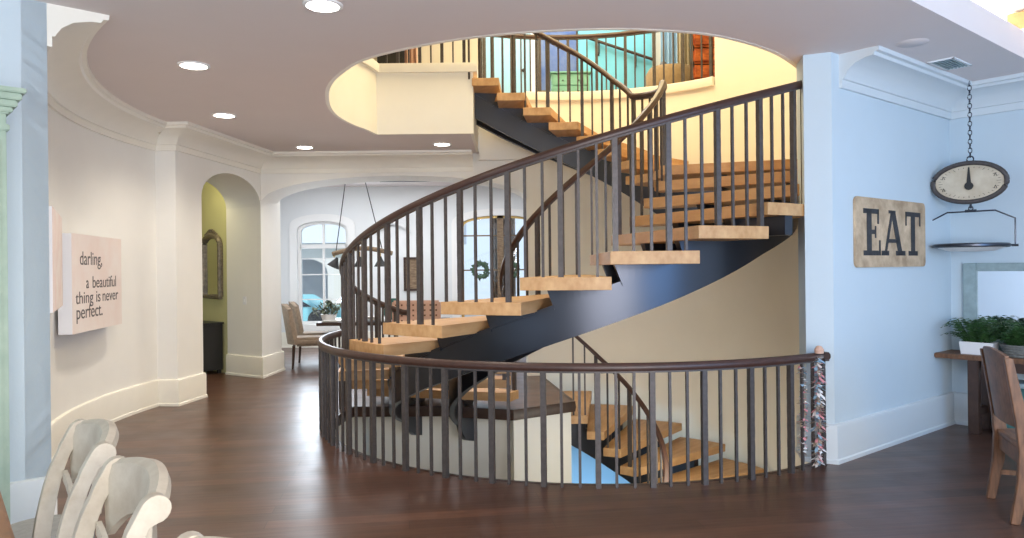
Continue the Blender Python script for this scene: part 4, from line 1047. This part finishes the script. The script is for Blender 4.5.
MB().lathe([(.001, 0), (.10, 0), (.17, .12), (.15, .24), (.07, .33), (.09, .38), (.08, .38), (.06, .32), (.001, .3)], (-2.2, 13.7, .785), 20).build('body', 'teal', t, smooth=True)
t = thing('patterned_chair', 'peach dotted chair back behind the far table', 'chair', (-1.68, 13.0, 0), group=None)
b = MB(); b.box((-1.68, 13.12, .93), (.85, .08, .44), None, .03); b.build('backrest', 'peach', t, smooth=True)
b = MB()
for i in range(8):
    for j in range(4): b.lathe([(.001, -.006), (.018, 0), (.001, .006)], (0, 0, 0), 6) if False else b.box((-2.03+.1*i, 13.075, .80+.09*j), (.03, .006, .03))
b.build('dots', 'midwood', t)
b = MB(); b.box((-1.68, 12.87, .46), (.80, .5, .12), None, .03); b.build('seat', 'peach', t, smooth=True)
for x in (-2.02, -1.34):
    for y in (12.67, 13.09): MB().box((x, y, .36 if y > 12.9 else .2), (.045, .045, .72 if y > 12.9 else .4)).build('leg', 'darkwood', t)

# outside the window
st(MB().box((-2, 24, -.1), (30, 14, .1)).build('ground', 'lawn'))
t = thing('neighbouring_house', 'pale house with an archway and grey roof seen through the far window', 'building', (-7, 24, 0))
b = MB(); ox = -9.5
b.extrude([(ox, 24, 0), (-7.6, 24, 0)]+[(x, 24, z) for x, z in archpts(-7.6, -5.9, 1.6, .5, 14)]+[(-5.9, 24, 0), (-2, 24, 0), (-2, 24, 2.6), (ox, 24, 2.6)], (0, .4, 0)); b.build('wall', 'houseout', t)
b = MB(); b.box((-6, 25.3, 1.3), (7, .2, 2.6)); b.build('rear_wall', 'roofout', t)
b = MB(); b.extrude([(ox-.3, 23.6, 2.55), (ox-.3, 26.5, 3.5), (ox-.3, 26.5, 2.55)], (8.2, 0, 0)); b.build('roof', 'roofout', t)
t = thing('parked_car', 'turquoise car parked outside the far window', 'car', (-6.4, 21.5, 0))
b = MB(); pr_ = [(-8.0, .2), (-8.05, .55), (-7.6, .65), (-7.2, .98), (-5.9, .98), (-5.4, .68), (-4.8, .6), (-4.75, .2)]
b.extrude([(x, 20.9, z) for x, z in pr_], (0, 1.5, 0)); b.build('body', 'aqua', t, bevel=.06)
b = MB(); b.extrude([(x, 20.88, z) for x, z in [(-7.45, .68), (-7.15, .93), (-6.0, .93), (-5.6, .68)]], (0, .02, 0)); b.build('side_window', 'steel', t)
for x in (-7.4, -5.4):
    b = MB(); b.extrude([(x+.30*cos(2*pi*i/18), 20.85, .30+.30*sin(2*pi*i/18)) for i in range(18)], (0, .2, 0)); b.build('wheel', 'black', t)

# ------------------------------------------------------------------ upstairs things behind the gallery railing
yg = 14.5
t = thing('door_3', '-', 'door'); del t['label']; del t['category']; st(t); t.location = (0, 0, 0)
MB().box((-.03, yg-.02, 5.6), (.88, .05, 2.25)).build('door_panel', 'paleblue', t)
MB().box((.46, yg-.03, 5.65), (.10, .08, 2.4)).build('casing', 'white', t)
b = MB(); b.lathe([(.001, 0), (.03, 0), (.035, .03), (.001, .05)], (0, 0, 0), 12); b.xf(Matrix.Translation((.26, yg-.05, 5.5)) @ Matrix.Rotation(pi/2, 4, 'X')); b.build('door_knob', 'black', t, smooth=True)
t = thing('blue_painting', 'large dark blue picture on the gallery wall upstairs', 'picture', (.92, yg, 4.6))
MB().box((.92, yg-.01, 5.6), (.78, .03, 2.0)).build('frame', 'darkwood', t); MB().box((.92, yg-.035, 5.6), (.72, .02, 1.94)).build('artwork', 'navy', t)
t = thing('mint_dresser', 'mint green dresser upstairs behind the gallery railing', 'dresser', (1.05, 13.3, ZU))
b = MB(); b.box((1.06, 13.3, ZU+.33), (.66, .42, .60), None, .01); b.build('body', 'mintfurn', t)
b = MB(); b.box((1.06, 13.29, ZU+.64), (.72, .48, .03), None, .008); b.build('dresser_top', 'mintfurn', t)
for z in (.12, .31, .5):
    b = MB(); b.box((1.06, 13.083, ZU+z), (.60, .02, .165), None, .006); dw = b.build('drawer', 'mintfurn', t)
    for x in (.92, 1.2): b = MB(); b.lathe([(.001, -.012), (.016, 0), (.001, .012)], (x, 13.06, ZU+z), 8); b.build('knob', 'darkwood', dw)
for x in (.77, 1.35): MB().box((x, 13.3, ZU+.015), (.05, .40, .05)).build('foot', 'mintfurn', t)
tag(MB().lathe([(.001, 0), (.09, 0), (.11, .25), (.07, .42), (.001, .42)], (.60, 13.5, ZU), 14).build('floor_basket', 'wicker', smooth=True), 'grey basket beside the mint dresser upstairs', 'basket')
t = thing('wall_handrail', 'dark wall-mounted handrail sloping down across the turquoise wall', 'handrail', (1.7, 14.3, 5.9))
MB().tube([(1.50, 14.27, 6.06), (2.72, 14.27, 5.64)], .028, 8).build('rail', 'darkwood', t, smooth=True)
for x in (1.7, 2.4):
    z = 6.06-(x-1.5)*.344; b = MB(); b.tube([(x, 14.28, z-.02), (x, 14.30, z-.22), (x, 14.345, z-.24)], .016, 6); b.build('bracket', 'black', t)
t = thing('pouf', 'round tan cloth pouf upstairs behind the gallery railing', 'ottoman', (2.75, 12.85, ZU))
MB().lathe([(.40, 0), (.42, .1), (.42, .52), (.36, .62), (.20, .66), (.001, .67)], (2.75, 12.85, ZU), 32).build('body', 'tan', t, smooth=True)
tag(MB().lathe([(.001, 0), (.08, 0), (.05, .05), (.001, .08)], (2.62, 12.8, ZU+.665), 12).build('small_hat', 'black', smooth=True), 'small dark object on top of the tan pouf', 'ornament')
def drape(name, x0, x1, y, z0, z1, m, label, cat, waves=5):
    b = MB(); vs = []; n = 30
    for i in range(n+1):
        f = i/n; x = x0+(x1-x0)*f; yy = y+.035*sin(f*waves*2*pi)
        vs += [(x, yy, z0), (x, yy, z1), (x, yy+.015, z1), (x, yy+.015, z0)]
    b.add(vs, [(i*4+q, i*4+(q+1) % 4, i*4+4+(q+1) % 4, i*4+4+q) for i in range(n) for q in range(4)]+[(0, 1, 2, 3), (n*4, n*4+1, n*4+2, n*4+3)])
    return tag(b.build(name, m, smooth=True), label, cat)
drape('blue_cloth', 2.80, 3.20, 13.9, ZU+.0, 7.0, 'skyblue', 'sky blue hanging cloth upstairs left of the khaki curtain', 'curtain')
drape('khaki_curtain', 3.02, 3.36, 13.5, ZU+.0, 7.0, 'tan2', 'khaki curtain upstairs between the blue cloth and the orange panel', 'curtain')
t = thing('woven_panel', 'rust orange woven panel upstairs at the right end of the gallery', 'wall hanging', (3.25, 12.5, ZU))
b = MB()
for i in range(9): b.box((3.24, 12.3+.0, ZU+.14+.27*i), (.50, .10, .25), None, .04)
b.build('woven_bands', 'orange', t, smooth=True)
MB().box((3.24, 12.37, ZU+1.22), (.52, .04, 2.44)).build('backing', 'darkwood', t)
t = thing('landing_chair', 'dark chair upstairs behind the landing railing', 'chair', (-1.95, 12.1, ZU))
MB().box((-1.95, 12.1, ZU+.45), (.45, .45, .08), None, .02).build('seat', 'black', t); MB().box((-1.95, 12.3, ZU+.78), (.45, .06, .6), None, .02).build('backrest', 'black', t)
for x in (-2.13, -1.77):
    for y in (11.92, 12.28): MB().box((x, y, ZU+.2), (.04, .04, .42)).build('leg', 'black', t)
drape('peach_drape', -1.78, -1.55, 12.6, ZU, 6.9, 'peach', 'peach patterned drape upstairs behind the landing railing', 'curtain', 3)
tag(MB().box((-2.05, 12.72, ZU+1.1), (.35, .04, 1.4), None, .01).build('landscape_print', 'leafgrey'), 'pale green print standing behind the dark chair upstairs', 'picture')

# ------------------------------------------------------------------ ribbon garland on the guard end
def garland(name, x, y, z0, z1, label, n, sprd):
    t = thing(name, label, 'garland', (x, y, z0), group='ribbon garlands on the guard rail end')
    cols = [('white_ribbon', 'white'), ('pink_ribbon', 'pink'), ('beige_ribbon', 'beige'), ('blue_ribbon', 'skyblue'), ('ivory_ribbon', 'canvas')]
    MB().tube([(x, y, z1), (x+.01, y-.01, (z0+z1)/2), (x, y, z0)], .006, 5).build('string', 'beige', t)
    for ci, (cn, cm) in enumerate(cols):
        b = MB()
        for q in range(n):
            z = random.uniform(z0, z1); a = random.uniform(0, 2*pi); l_ = random.uniform(.025, sprd); e = Vector((cos(a), sin(a), random.uniform(-1, .4)))*l_
            f_ = Vector((-sin(a), cos(a), 0))*.016; c_ = Vector((x, y, z))
            b.add([c_-f_*.5, c_+e*.6-f_, c_+e, c_+e*.7+f_], [(0, 1, 2), (0, 2, 3)])
        o = b.build(cn, cm, t); o['kind'] = 'stuff'
    return t
garland('ribbon_garland', 2.545, 6.26, .05, .93, 'ribbon and charm garland hanging from the guard rail end against the pillar', 90, .085)
garland('ribbon_garland', 2.40, 6.22, .12, .88, 'thinner ribbon garland hanging just left of the last guard post', 34, .06)
tag(MB().lathe([(.001, 0), (.035, 0), (.04, .03), (.02, .06), (.001, .065)], (2.56, 6.27, .96), 12).build('shell_ornament', 'peach', smooth=True), 'small cream ornament resting on the guard rail beside the pillar', 'ornament')
